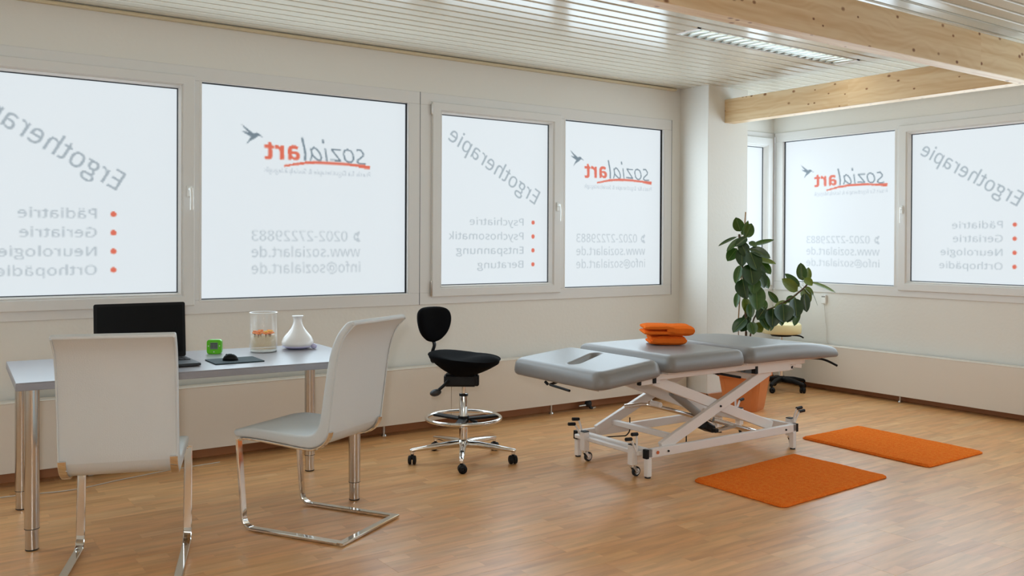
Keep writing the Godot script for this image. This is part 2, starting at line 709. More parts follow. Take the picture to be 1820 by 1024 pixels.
# ---------------------------------------------------------------- print on the frosted panes
# three layers of ink (dark, red, faint) on a sheet of "wide" x "tall" metres, seen from inside
class Sheet:
	var wide := 1.0
	var tall := 1.0
	var w := 512
	var h := 512
	var ink := []
	func _init(a: float, b: float) -> void:
		wide = a
		tall = b
		h = int(w * b / a)
		for i in 3:
			var p := PackedByteArray()
			p.resize(w * h)
			ink.append(p)
	func fill(layer: int, a: Vector2, b: Vector2, c: Vector2) -> void:
		var s := w / wide
		a *= s
		b *= s
		c *= s
		var x0 := maxi(int(floor(minf(a.x, minf(b.x, c.x)))), 0)
		var x1 := mini(int(ceil(maxf(a.x, maxf(b.x, c.x)))), w - 1)
		var y0 := maxi(int(floor(minf(a.y, minf(b.y, c.y)))), 0)
		var y1 := mini(int(ceil(maxf(a.y, maxf(b.y, c.y)))), h - 1)
		var area := (b - a).cross(c - a)
		if absf(area) < 1e-6:
			return
		var sg := signf(area)
		for y in range(y0, y1 + 1):
			for x in range(x0, x1 + 1):
				var p := Vector2(x + 0.5, y + 0.5)
				if (b - a).cross(p - a) * sg >= 0.0 and (c - b).cross(p - b) * sg >= 0.0 and (a - c).cross(p - c) * sg >= 0.0:
					ink[layer][y * w + x] = 255
	func stroke(layer: int, pts: Array, thick: float) -> void:
		for i in pts.size() - 1:
			var a: Vector2 = pts[i]
			var b: Vector2 = pts[i + 1]
			var d := (b - a).normalized()
			var o := Vector2(-d.y, d.x) * thick * 0.5
			a -= d * thick * 0.3
			b += d * thick * 0.3
			fill(layer, a - o, a + o, b + o)
			fill(layer, a - o, b + o, b - o)
	func polygon(layer: int, pts: PackedVector2Array) -> void:
		var idx := Geometry2D.triangulate_polygon(pts)
		for i in range(0, idx.size(), 3):
			fill(layer, pts[idx[i]], pts[idx[i + 1]], pts[idx[i + 2]])
	func dot(layer: int, at: Vector2, r: float) -> void:
		for k in 12:
			fill(layer, at, at + Vector2.from_angle(TAU * k / 12) * r, at + Vector2.from_angle(TAU * (k + 1) / 12) * r)
	func texture(soft: int) -> ImageTexture:
		var layers := []
		for i in 3:
			var im := Image.create_from_data(w, h, false, Image.FORMAT_L8, ink[i])
			im.resize(w / 2, h / 2, Image.INTERPOLATE_BILINEAR)
			im.resize(w / soft, h / soft, Image.INTERPOLATE_BILINEAR)
			im.resize(w, h, Image.INTERPOLATE_CUBIC)
			layers.append(im.get_data())
		var out := Image.create(w, h, false, Image.FORMAT_RGB8)
		var film := Color(1.0, 1.0, 1.0)
		for y in h:
			for x in w:
				var i := y * w + x
				var c := film
				if layers[0][i] > 2:
					c = c.lerp(Color8(96, 112, 124), layers[0][i] / 255.0 * 0.78)
				if layers[1][i] > 2:
					c = c.lerp(Color8(248, 98, 68), layers[1][i] / 255.0 * 0.86)
				if layers[2][i] > 2:
					c = c.lerp(Color8(120, 134, 150), layers[2][i] / 255.0 * 0.30)
				out.set_pixel(x, y, c)
		return ImageTexture.create_from_image(out)

var glyph_cache := {}

func glyphs(text: String, font: Font) -> Array:
	var t := TextMesh.new()
	t.font = font
	t.font_size = 64
	t.pixel_size = 0.01
	t.depth = 0.0
	t.curve_step = 1.0
	t.text = text
	t.horizontal_alignment = HORIZONTAL_ALIGNMENT_LEFT
	var arr := t.get_mesh_arrays()
	var v: PackedVector3Array = arr[Mesh.ARRAY_VERTEX]
	var idx = arr[Mesh.ARRAY_INDEX]
	var out := []
	if idx != null and idx.size() > 0:
		for i in idx:
			out.append(Vector2(v[i].x, v[i].y))
	else:
		for q in v:
			out.append(Vector2(q.x, q.y))
	return out

# mirrored writing: starts at "from" and runs along "along"; cap is the height of a capital, wide the length of the line
func write(sheet: Sheet, layer: int, text: String, font: Font, from: Vector2, along: Vector2, cap: float, wide: float) -> void:
	var ref := glyphs("H", font)
	var y0 := INF
	var y1 := -INF
	for p in ref:
		y0 = minf(y0, p.y)
		y1 = maxf(y1, p.y)
	var g := glyphs(text, font)
	if g.is_empty():
		return
	var x0 := INF
	var x1 := -INF
	for p in g:
		x0 = minf(x0, p.x)
		x1 = maxf(x1, p.x)
	var sy := cap / (y1 - y0)
	var sx := wide / (x1 - x0)
	var d := along.normalized()
	var up := Vector2(d.y, -d.x)
	if up.y > 0.0:
		up = -up
	for i in range(0, g.size() - 2, 3):
		var q := []
		for j in 3:
			var p: Vector2 = g[i + j]
			q.append(from + d * (p.x - x0) * sx + up * (p.y - y0) * sy)
		sheet.fill(layer, q[0], q[1], q[2])

func logo_sheet(wide: float, dx: float, soft: int) -> ImageTexture:
	var s := Sheet.new(wide, FIXED_TOP - FIXED_BOTTOM)
	var o := Vector2(dx, 0.0)
	var lines := [
		[[1.067, 0.356], [1.095, 0.354], [1.116, 0.378], [1.113, 0.395], [1.074, 0.425], [1.07, 0.439], [1.089, 0.449], [1.132, 0.446]],
		[[0.998, 0.357], [0.975, 0.364], [0.968, 0.387], [0.978, 0.425], [1.002, 0.444], [1.026, 0.441], [1.041, 0.421], [1.039, 0.393], [1.025, 0.367], [0.998, 0.357]],
		[[0.945, 0.363], [0.878, 0.362], [0.945, 0.437], [0.872, 0.433]],
		[[0.833, 0.36], [0.846, 0.443]],
		[[0.816, 0.305], [0.819, 0.322]],
		[[0.731, 0.379], [0.751, 0.357], [0.771, 0.366], [0.794, 0.392], [0.806, 0.423], [0.8, 0.443], [0.783, 0.441], [0.754, 0.421], [0.74, 0.406]],
		[[0.731, 0.366], [0.74, 0.408], [0.729, 0.444]],
		[[0.669, 0.301], [0.683, 0.356], [0.692, 0.403], [0.691, 0.446]]]
	for k in lines.size():
		var pts := []
		for q in lines[k]:
			pts.append(o + Vector2(q[0], q[1]))
		s.stroke(0, pts, 0.0125 if k == 4 or k == 7 else 0.0095)
		s.stroke(0, pts, 0.0095)
	var sw := PackedVector2Array()
	for q in [[0.545, 0.486], [0.675, 0.458], [0.788, 0.446], [0.934, 0.446], [1.053, 0.453], [1.168, 0.458], [1.162, 0.484], [1.053, 0.47], [0.934, 0.463], [0.788, 0.465], [0.675, 0.474], [0.548, 0.497]]:
		sw.append(o + Vector2(q[0], q[1]))
	s.polygon(1, sw)
	var bird := PackedVector2Array()
	for q in [[0.26, 0.237], [0.296, 0.263], [0.341, 0.293], [0.359, 0.286], [0.375, 0.29], [0.38, 0.298], [0.412, 0.316], [0.375, 0.304], [0.351, 0.323], [0.32, 0.341], [0.294, 0.366], [0.315, 0.328], [0.325, 0.315], [0.296, 0.301], [0.265, 0.283], [0.291, 0.286], [0.307, 0.289], [0.281, 0.264]]:
		bird.append(o + Vector2(q[0], q[1]))
	s.polygon(0, bird)
	write(s, 1, "art", font_bold, o + Vector2(0.655, 0.447), Vector2(-1, 0.03), 0.122, 0.240)
	write(s, 2, "Praxis für Ergotherapie & Sozialpädagogik", font_plain, o + Vector2(1.168, 0.538), Vector2(-1, 0.0), 0.032, 0.758)
	write(s, 2, "0202-27229883", font_plain, o + Vector2(0.997, 0.984), Vector2(-1, 0), 0.069, 0.667)
	write(s, 2, "0202-27229883", font_plain, o + Vector2(0.997, 0.984), Vector2(-1, 0), 0.069, 0.667)
	# telephone receiver before the number
	s.stroke(2, [o + Vector2(1.085, 0.925), o + Vector2(1.058, 0.935), o + Vector2(1.048, 0.955), o + Vector2(1.058, 0.975), o + Vector2(1.085, 0.985)], 0.011)
	s.stroke(2, [o + Vector2(1.085, 0.922), o + Vector2(1.072, 0.945)], 0.016)
	s.stroke(2, [o + Vector2(1.085, 0.985), o + Vector2(1.072, 0.966)], 0.016)
	write(s, 2, "www.sozialart.de", font_plain, o + Vector2(1.094, 1.090), Vector2(-1, 0), 0.069, 0.764)
	write(s, 2, "info@sozialart.de", font_plain, o + Vector2(1.094, 1.197), Vector2(-1, 0), 0.069, 0.764)
	for i in s.ink[2].size():
		if s.ink[2][i] and i > int(0.7 / wide * s.w) * s.w:
			s.ink[0][i] = 84
			s.ink[2][i] = 0
	return s.texture(soft)

func list_sheet(wide: float, dx: float, words: Array, widths: Array, soft: int) -> ImageTexture:
	var s := Sheet.new(wide, SASH_TOP - SASH_BOTTOM)
	var o := Vector2(dx, 0.0)
	write(s, 0, "Ergotherapie", font_plain, o + Vector2(0.872, 0.640), Vector2(-0.80, -0.462), 0.118, 0.925)
	for i in s.ink[0].size():
		if s.ink[0][i]:
			s.ink[0][i] = 138
	var lower := int(0.72 / wide * s.w) * s.w
	for k in 4:
		var y: float = 0.806 + k * 0.1095
		s.dot(1, o + Vector2(0.858, y - 0.026), 0.0165)
		write(s, 0, words[k], font_plain, o + Vector2(0.766, y), Vector2(-1, 0), 0.056, widths[k])
	for i in range(lower, s.ink[0].size()):
		if s.ink[0][i]:
			s.ink[0][i] = 98
	return s.texture(soft)

# ---------------------------------------------------------------- room shell
func build_shell() -> void:
	var st := new_st()
	span(st, Vector3(ROOM_LEFT, 0, -0.25), Vector3(-1.385, FRAME_BOTTOM, 0.0))
	span(st, Vector3(ROOM_LEFT, FRAME_TOP, -0.25), Vector3(-1.385, CEILING + 0.12, 0.0))
	span(st, Vector3(-1.501, FRAME_BOTTOM, -0.25), Vector3(-1.385, FRAME_TOP, 0.0))
	put(st, "wall_left", M.wall, self)
	get_node("wall_left").set_meta("kind", "structure")
	get_node("wall_left").set_meta("label", "off-white plastered wall under and over the long window band")
	st = new_st()
	span(st, Vector3(-0.89, 0, -0.34), Vector3(0.0, FRAME_BOTTOM, -0.09))
	span(st, Vector3(-0.89, FRAME_TOP, -0.34), Vector3(0.0, CEILING + 0.12, -0.09))
	put(st, "wall_bay", M.wall, self).set_meta("kind", "structure")
	get_node("wall_bay").set_meta("label", "narrow off-white wall behind the pillar")
	st = new_st()
	span(st, Vector3(-1.388, 0, -0.34), Vector3(-0.885, CEILING + 0.12, 0.335), 0.004)
	put(st, "pillar", M.wall, self).set_meta("kind", "structure")
	get_node("pillar").set_meta("label", "square off-white pillar beside the rubber plant")
	st = new_st()
	span(st, Vector3(0.0, 0, -0.34), Vector3(0.25, FRAME_BOTTOM, ROOM_BACK))
	span(st, Vector3(0.0, FRAME_TOP, -0.34), Vector3(0.25, CEILING + 0.12, ROOM_BACK))
	span(st, Vector3(0.0, FRAME_BOTTOM, 7.74), Vector3(0.25, FRAME_TOP, ROOM_BACK))
	put(st, "wall_right", M.wall, self).set_meta("kind", "structure")
	get_node("wall_right").set_meta("label", "off-white wall with windows above a long heater")
	st = new_st()
	span(st, Vector3(ROOM_LEFT - 0.2, 0, ROOM_BACK), Vector3(0.25, CEILING + 0.12, ROOM_BACK + 0.2))
	put(st, "wall_back", M.wall, self).set_meta("kind", "structure")
	st = new_st()
	span(st, Vector3(ROOM_LEFT - 0.2, 0, -0.25), Vector3(ROOM_LEFT, CEILING + 0.12, ROOM_BACK))
	put(st, "wall_far_left", M.wall, self).set_meta("kind", "structure")
	# baseboards
	st = new_st()
	span(st, Vector3(ROOM_LEFT, 0, 0.0), Vector3(-1.388, 0.058, 0.016), 0.004)
	put(st, "baseboard_left", M.baseboard, self).set_meta("kind", "structure")
	st = new_st()
	span(st, Vector3(-1.404, 0, 0.0), Vector3(-1.388, 0.058, 0.351), 0.004)
	span(st, Vector3(-1.404, 0, 0.335), Vector3(-0.869, 0.058, 0.351), 0.004)
	span(st, Vector3(-0.885, 0, -0.09), Vector3(-0.869, 0.058, 0.335), 0.004)
	put(st, "baseboard_pillar", M.baseboard, self).set_meta("kind", "structure")
	st = new_st()
	span(st, Vector3(-0.869, 0, -0.09), Vector3(0.0, 0.058, -0.074), 0.004)
	span(st, Vector3(-0.016, 0, -0.074), Vector3(0.0, 0.058, ROOM_BACK), 0.004)
	put(st, "baseboard_right", M.baseboard, self).set_meta("kind", "structure")
	# strip between wall and slatted ceiling
	st = new_st()
	span(st, Vector3(ROOM_LEFT, 2.678, 0.0), Vector3(-1.47, 2.699, 0.046), 0.006)
	put(st, "trim_1", M.trim, self).set_meta("kind", "structure")
	get_node("trim_1").set_meta("label", "yellowish wooden strip along the top of the window wall")
	# wooden beams
	st = new_st()
	span(st, Vector3(-4.0, -0.115, -0.0475), Vector3(3.935, 0.115, 0.0475), 0.003)
	var b := put(st, "ceiling_beam", M.pine, self)
	b.position = Vector3(-5.0, 2.505, 2.8175)
	b.set_meta("label", "long knotty spruce beam running across the room under the slats")
	b.set_meta("kind", "structure")
	st = new_st()
	span(st, Vector3(-1.2175, -0.101, -0.06), Vector3(1.2175, 0.101, 0.06), 0.003)
	b = put(st, "cross_beam", M.pine_b, self)
	b.position = Vector3(-1.128, 2.491, 0.335 + 1.2175)
	b.rotation.y = PI / 2
	b.set_meta("label", "short knotty spruce beam from the pillar to the long beam")
	b.set_meta("kind", "structure")
	for k in 4:
		st = new_st()
		cyl(st, Vector3(-1.18, -0.061 + k * 0.037, -0.062), Vector3(-1.18, -0.061 + k * 0.037, -0.058), 0.006, 0.006, 8)
		put(st, "screw_head", M.flower_heart, b)

# ---------------------------------------------------------------- windows
# frames stand in a plane: u runs along the wall (metres), y up, n points into the room
class Wall:
	var origin := Vector3.ZERO
	var u := Vector3.RIGHT
	var n := Vector3.BACK
	func at(a: float, y: float, d: float) -> Vector3:
		return origin + u * a + Vector3.UP * y + n * d

func wall_box(st: SurfaceTool, w: Wall, a0: float, a1: float, y0: float, y1: float, d0: float, d1: float, bevel := 0.0) -> void:
	var lo := w.at(a0, y0, d0)
	var hi := w.at(a1, y1, d1)
	span(st, Vector3(minf(lo.x, hi.x), minf(lo.y, hi.y), minf(lo.z, hi.z)), Vector3(maxf(lo.x, hi.x), maxf(lo.y, hi.y), maxf(lo.z, hi.z)), bevel)

# a mitred frame member ring: outer rectangle to inner rectangle, face at d, sloping to d_in at the inner edge
func wall_ring(st: SurfaceTool, w: Wall, o: Rect2, i: Rect2, d_back: float, d_out: float, d_in: float, edge := 0.006) -> void:
	var pts := func(r: Rect2, d: float) -> Array:
		return [w.at(r.position.x, r.position.y, d), w.at(r.end.x, r.position.y, d), w.at(r.end.x, r.end.y, d), w.at(r.position.x, r.end.y, d)]
	var rings := [pts.call(o, d_back), pts.call(o, d_out - edge), pts.call(o.grow(-edge), d_out), pts.call(i.grow(edge * 2.0), d_out), pts.call(i, d_in), pts.call(i, d_back)]
	st.set_smooth_group(-1)
	var c := w.at(o.get_center().x, o.get_center().y, 0.0)
	for k in rings.size() - 1:
		for j in 4:
			var l: int = (j + 1) % 4
			var mid: Vector3 = (rings[k][j] + rings[k + 1][l]) * 0.5
			var out: Vector3 = (mid - c).normalized() * (1.0 if k < 2 else -1.0)
			if k != 0 and k != 4:
				out = w.n + out * 0.2
			quad(st, rings[k][j], rings[k][l], rings[k + 1][l], rings[k + 1][j], out)

func pane(parent: Node, w: Wall, r: Rect2, tex: Texture2D, label: String) -> void:
	var st := new_st()
	st.set_smooth_group(-1)
	var d := -0.030
	var p := [w.at(r.position.x, r.position.y, d), w.at(r.end.x, r.position.y, d), w.at(r.end.x, r.end.y, d), w.at(r.position.x, r.end.y, d)]
	var uv := [Vector2(0, 1), Vector2(1, 1), Vector2(1, 0), Vector2(0, 0)]
	var order := [0, 1, 2, 0, 2, 3]
	if (p[2] - p[0]).cross(p[1] - p[0]).dot(w.n) < 0.0:
		order = [0, 2, 1, 0, 3, 2]
	for k in order:
		st.set_uv(uv[k])
		st.add_vertex(p[k])
	st.set_uv(Vector2(0, 0))
	var o := put(st, "window_pane", pane_material(tex) if tex else M.pane_plain, parent, label)
	o.set_meta("label", label)
	# outer sheet gives the pane its thickness
	st = new_st()
	wall_box(st, w, r.position.x, r.end.x, r.position.y, r.end.y, -0.042, -0.031)
	put(st, "window_glass_core", M.gasket, parent)
	# daylight that comes through the frosted sheet
	var l := AreaLight3D.new()
	l.name = "window_daylight"
	l.area_size = Vector2(r.size.x - 0.02, r.size.y - 0.02)
	l.area_normalize_energy = false
	l.light_energy = 0.88
	l.light_color = Color(0.855, 0.945, 1.0)
	l.shadow_enabled = true
	l.area_range = 20.0
	l.area_attenuation = 2.0
	parent.add_child(l, true)
	l.position = w.at(r.get_center().x, r.get_center().y, 0.036)
	l.basis = Basis.looking_at(w.n, Vector3.UP)

func gasket(parent: Node, w: Wall, r: Rect2) -> void:
	var st := new_st()
	wall_ring(st, w, r.grow(0.001), r.grow(-0.006), -0.029, -0.022, -0.028, 0.001)
	put(st, "gasket", M.gasket, parent)

func window_handle(parent: Node, w: Wall, a: float, y: float, d: float) -> void:
	var st := new_st()
	wall_box(st, w, a - 0.015, a + 0.015, y - 0.035, y + 0.035, d, d + 0.010, 0.004)
	cyl(st, w.at(a, y + 0.012, d + 0.008), w.at(a, y + 0.012, d + 0.042), 0.011, 0.011, 14)
	strip(st, fillet([w.at(a, y + 0.018, d + 0.042), w.at(a + 0.002, y - 0.03, d + 0.050), w.at(a + 0.002, y - 0.115, d + 0.046)], 0.02), 0.019, 0.013, w.n, 0.003)
	put(st, "handle", M.handle, parent, "white lever handle")

func hinge(parent: Node, w: Wall, a: float, y: float, long: float, d: float) -> void:
	var st := new_st()
	cyl(st, w.at(a, y - long / 2, d), w.at(a, y + long / 2, d), 0.0085, 0.0085, 12)
	cyl(st, w.at(a, y - long / 2 - 0.006, d), w.at(a, y - long / 2, d), 0.005, 0.0085, 12)
	put(st, "hinge", M.steel, parent)

# a unit with one opening sash and one fixed light. s0..s1 and f0..f1 are the glass edges along the wall
func window_unit(called: String, label: String, w: Wall, a0: float, a1: float, sash: Vector2, fixed: Vector2, sash_tex: Texture2D, fixed_tex: Texture2D, sash_first: bool, handle_y: float) -> void:
	var unit := setting(called, label)
	var gs := Rect2(sash.x, SASH_BOTTOM, sash.y - sash.x, SASH_TOP - SASH_BOTTOM)
	var gf := Rect2(fixed.x, FIXED_BOTTOM, fixed.y - fixed.x, FIXED_TOP - FIXED_BOTTOM)
	var so := Rect2(gs.position.x - 0.088, 0.947, gs.size.x + 0.176, 2.361 - 0.947)
	var post0: float = (so.end.x if sash_first else gf.end.x)
	var post1: float = (gf.position.x if sash_first else so.position.x)
	var st := new_st()
	wall_box(st, w, a0, a1, FRAME_BOTTOM, FIXED_BOTTOM, -0.06, 0.012, 0.003)
	wall_box(st, w, a0, a1, FIXED_TOP, FRAME_TOP, -0.06, 0.012, 0.003)
	if sash_first:
		wall_box(st, w, a0, so.position.x + 0.02, FIXED_BOTTOM, FIXED_TOP, -0.06, 0.0118)
		wall_box(st, w, gf.end.x, a1, FIXED_BOTTOM, FIXED_TOP, -0.06, 0.0118)
		wall_box(st, w, so.end.x - 0.02, gf.position.x, FIXED_BOTTOM, FIXED_TOP, -0.06, 0.0118)
	else:
		wall_box(st, w, a0, gf.position.x, FIXED_BOTTOM, FIXED_TOP, -0.06, 0.0118)
		wall_box(st, w, gf.end.x, so.position.x + 0.02, FIXED_BOTTOM, FIXED_TOP, -0.06, 0.0118)
		wall_box(st, w, so.end.x - 0.02, a1, FIXED_BOTTOM, FIXED_TOP, -0.06, 0.0118)
	put(st, "window_frame", M.frame, unit)
	# thin shadow joints where neighbouring frames meet
	st = new_st()
	wall_box(st, w, a1 - 0.002, a1 + 0.002, FRAME_BOTTOM, FRAME_TOP, -0.01, 0.0125)
	put(st, "joint", M.gasket, unit)
	st = new_st()
	wall_ring(st, w, gf.grow(0.016), gf, -0.028, 0.0135, -0.012, 0.004)
	put(st, "glazing_bead", M.bead, unit)
	pane(unit, w, gf, fixed_tex, "frosted pane with mirrored lettering" if fixed_tex else "plain frosted pane")
	gasket(unit, w, gf)
	var sash_node := Node3D.new()
	sash_node.name = "sash"
	unit.add_child(sash_node, true)
	st = new_st()
	wall_ring(st, w, so, gs.grow(0.012), -0.04, 0.031, 0.018, 0.005)
	put(st, "sash_frame", M.frame, sash_node)
	st = new_st()
	wall_ring(st, w, gs.grow(0.014), gs, -0.028, 0.022, -0.010, 0.004)
	put(st, "glazing_bead", M.bead, sash_node)
	pane(sash_node, w, gs, sash_tex, "frosted pane with mirrored lettering" if sash_tex else "plain frosted pane")
	gasket(sash_node, w, gs)
	var ha: float = (so.end.x - 0.034) if sash_first else (so.position.x + 0.034)
	window_handle(sash_node, w, ha, handle_y, 0.031)
	var hg: float = so.position.x - 0.004 if sash_first else so.end.x + 0.004
	hinge(sash_node, w, hg, so.end.y - 0.055, 0.075, 0.022)
	hinge(sash_node, w, hg, so.position.y + 0.065, 0.10, 0.022)

func build_windows() -> void:
	var left := Wall.new()
	var right := Wall.new()
	right.u = Vector3.BACK
	right.n = Vector3.LEFT
	var bay := Wall.new()
	bay.origin = Vector3(0, 0, -0.09)
	var health := ["Pädiatrie", "Geriatrie", "Neurologie", "Orthopädie"]
	var health_w := [0.408, 0.40, 0.505, 0.515]
	var mind := ["Psychiatrie", "Psychosomatik", "Entspannung", "Beratung"]
	var mind_w := [0.498, 0.681, 0.617, 0.430]
	window_unit("window_1", "wide double window behind the laptop, list and logo in mirror writing", left, -7.20, -4.017, Vector2(-7.02, -5.692), Vector2(-5.558, -4.111),
		list_sheet(1.328, 0.103, health, health_w, 3), logo_sheet(1.447, 0.0, 3), true, 1.65)
	window_unit("window_2", "double window between the wide window and the pillar, two vertical hinges visible", left, -4.017, -1.501, Vector2(-3.835, -2.832), Vector2(-2.688, -1.595),
		list_sheet(1.003, 0.0, mind, mind_w, 3), logo_sheet(1.093, -0.179, 3), true, 1.63)
	window_unit("window_3", "double window of the right wall, above the long heater", right, -0.07, 2.56, Vector2(1.339, 2.43), Vector2(0.024, 1.206),
		list_sheet(1.091, 0.0, health, health_w, 4), logo_sheet(1.182, -0.078, 4), false, 1.64)
	# the band of windows goes on beyond the picture
	window_unit("window_5", "double window left of the desk", left, ROOM_LEFT, -7.20, Vector2(-9.52, -8.60), Vector2(-8.46, -7.30), null, null, true, 1.63)
	window_unit("window_6", "double window further along the right wall", right, 2.56, 5.15, Vector2(3.95, 5.02), Vector2(2.655, 3.815), null, null, false, 1.63)
	window_unit("window_7", "last double window of the right wall", right, 5.15, 7.74, Vector2(6.54, 7.61), Vector2(5.245, 6.405), null, null, false, 1.63)
	# narrow window between pillar and corner
	var unit := setting("window_4", "narrow window between the pillar and the corner")
	var g := Rect2(-0.755, SASH_BOTTOM, 0.62, SASH_TOP - SASH_BOTTOM)
	var st := new_st()
	wall_ring(st, bay, Rect2(-0.885, FRAME_BOTTOM, 0.885, FRAME_TOP - FRAME_BOTTOM), Rect2(-0.842, 0.945, 0.80, 2.363 - 0.945), -0.06, 0.010, 0.006, 0.003)
	put(st, "window_frame", M.frame, unit)
	st = new_st()
	wall_ring(st, bay, g.grow(0.09), g.grow(0.012), -0.04, 0.030, 0.018, 0.005)
	put(st, "sash_frame", M.frame, unit)
	st = new_st()
	wall_ring(st, bay, g.grow(0.014), g, -0.028, 0.022, -0.010, 0.004)
	put(st, "glazing_bead", M.bead, unit)
	pane(unit, bay, g, null, "plain frosted pane")
	gasket(unit, bay, g)

# ---------------------------------------------------------------- ceiling, lamp, floor
const PITCH := 0.112
const LAMP_X0 := -2.975
const LAMP_X1 := -1.262

func slat_mesh(x0: float, x1: float) -> ArrayMesh:
	var st := new_st()
	# cross-section of a folded metal panel: flat face with rounded, turned-up edges
	var prof := [Vector2(-0.0475, 0.022), Vector2(-0.0475, 0.007), Vector2(-0.0455, 0.0025), Vector2(-0.0410, 0.0), Vector2(0.0410, 0.0), Vector2(0.0455, 0.0025), Vector2(0.0475, 0.007), Vector2(0.0475, 0.022)]
	for i in prof.size() - 1:
		var a: Vector2 = prof[i]
		var b: Vector2 = prof[i + 1]
		var m := (a + b) * 0.5
		st.set_smooth_group(-1)
		quad(st, Vector3(x0, a.y, a.x), Vector3(x1, a.y, a.x), Vector3(x1, b.y, b.x), Vector3(x0, b.y, b.x), Vector3(0, m.y - 0.012, m.x * 0.25))
	for x in [x0, x1]:
		quad(st, Vector3(x, 0.022, -0.0475), Vector3(x, 0.004, -0.0475), Vector3(x, 0.004, 0.0475), Vector3(x, 0.022, 0.0475), Vector3(x - (x0 + x1) * 0.5, 0, 0))
	st.generate_normals()
	return st.commit()

func build_ceiling() -> void:
	var c := setting("ceiling", "slatted ceiling of glossy beige metal panels")
	var st := new_st()
	span(st, Vector3(ROOM_LEFT - 0.2, CEILING + 0.12, -0.34), Vector3(0.25, CEILING + 0.2, ROOM_BACK + 0.2))
	put(st, "ceiling_slab", M.wall, c)
	st = new_st()
	var zl := 1.49
	span(st, Vector3(ROOM_LEFT, CEILING + 0.014, -0.09), Vector3(0.0, CEILING + 0.02, zl))
	span(st, Vector3(ROOM_LEFT, CEILING + 0.014, zl + 2 * PITCH), Vector3(0.0, CEILING + 0.02, ROOM_BACK))
	span(st, Vector3(ROOM_LEFT, CEILING + 0.014, zl), Vector3(LAMP_X0, CEILING + 0.02, zl + 2 * PITCH))
	span(st, Vector3(LAMP_X1, CEILING + 0.014, zl), Vector3(0.0, CEILING + 0.02, zl + 2 * PITCH))
	put(st, "ceiling_backing", M.slat, c)
	var whole := slat_mesh(ROOM_LEFT, 0.0)
	var part_a := slat_mesh(ROOM_LEFT, LAMP_X0)
	var part_b := slat_mesh(LAMP_X1, 0.0)
	var k := -14
	while true:
		var z: float = zl + (k + 0.5) * PITCH
		k += 1
		if z > ROOM_BACK - 0.05:
			break
		if z < -0.02:
			continue
		if z > zl and z < zl + 2 * PITCH:
			put_mesh(part_a, "slat", M.slat, c).position = Vector3(0, CEILING, z)
			put_mesh(part_b, "slat", M.slat, c).position = Vector3(0, CEILING, z)
		else:
			put_mesh(whole, "slat", M.slat, c).position = Vector3(0, CEILING, z)
	ceiling_lamp("long recessed louvre ceiling lamp near the short beam", LAMP_X0, LAMP_X1, zl + 0.012, zl + 2 * PITCH - 0.012)

func ceiling_lamp(label: String, x0: float, x1: float, z0: float, z1: float) -> void:
	var t := thing("ceiling_lamp", label, "lamp", Vector3((x0 + x1) / 2, CEILING, (z0 + z1) / 2))
	var hx := (x1 - x0) / 2 - 0.004
	var hz := (z1 - z0) / 2
	var st := new_st()
	span(st, Vector3(-hx, 0.085, -hz), Vector3(hx, 0.09, hz))
	span(st, Vector3(-hx, 0.0, -hz), Vector3(hx, 0.09, -hz + 0.004))
	span(st, Vector3(-hx, 0.0, hz - 0.004), Vector3(hx, 0.09, hz))
	span(st, Vector3(-hx, 0.0, -hz), Vector3(-hx + 0.03, 0.09, hz))
	span(st, Vector3(hx - 0.03, 0.0, -hz), Vector3(hx, 0.09, hz))
	put(st, "housing", M.white_metal, t)
	# two long mirror troughs
	for s in [-1.0, 1.0]:
		st = new_st()
		st.set_smooth_group(0)
		var pts := []
		for i in 9:
			var f := i / 8.0
			pts.append(Vector2(s * (hz - 0.008 - 0.052 * f * f), 0.0 + 0.075 * f))
		for i in 8:
			var a: Vector2 = pts[i]
			var b: Vector2 = pts[i + 1]
			quad(st, Vector3(-hx + 0.03, a.y, a.x), Vector3(hx - 0.03, a.y, a.x), Vector3(hx - 0.03, b.y, b.x), Vector3(-hx + 0.03, b.y, b.x), Vector3(0, -0.4, -s))
		put(st, "side_reflector", M.reflector, t)
	# cross blades, curved like small wings
	var n := 21
	for i in n:
		var x: float = lerpf(-hx + 0.05, hx - 0.05, i / float(n - 1))
		st = new_st()
		var ring := []
		for zz in [-hz + 0.014, 0.0, hz - 0.014]:
			var dip: float = 0.012 * (1.0 - absf(zz) / hz)
			ring.append(PackedVector3Array([Vector3(x - 0.014, 0.0 + dip * 0.2, zz), Vector3(x, -0.002 + dip, zz), Vector3(x + 0.014, 0.0 + dip * 0.2, zz), Vector3(x + 0.005, 0.024, zz), Vector3(x + 0.001, 0.048, zz), Vector3(x - 0.001, 0.048, zz), Vector3(x - 0.005, 0.024, zz)]))
		loft(st, ring, true, 0)
		put(st, "louvre_blade", M.lamella, t)
	st = new_st()
	cyl(st, Vector3(-hx + 0.04, 0.064, 0.0), Vector3(hx - 0.04, 0.064, 0.0), 0.013, 0.013, 12)
	put(st, "fluorescent_tube", M.tube, t, "lit white tube")
	var l := AreaLight3D.new()
	l.name = "tube_light"
	l.area_size = Vector2(2.0 * hx - 0.1, 0.12)
	l.area_normalize_energy = true
	l.light_energy = 0.25
	l.light_color = Color(1.0, 0.97, 0.90)
	l.shadow_enabled = true
	l.area_range = 20.0
	l.area_attenuation = 2.0
	t.add_child(l)
	l.position = Vector3(0, -0.004, 0)
	l.basis = Basis.looking_at(Vector3.DOWN, Vector3.BACK)

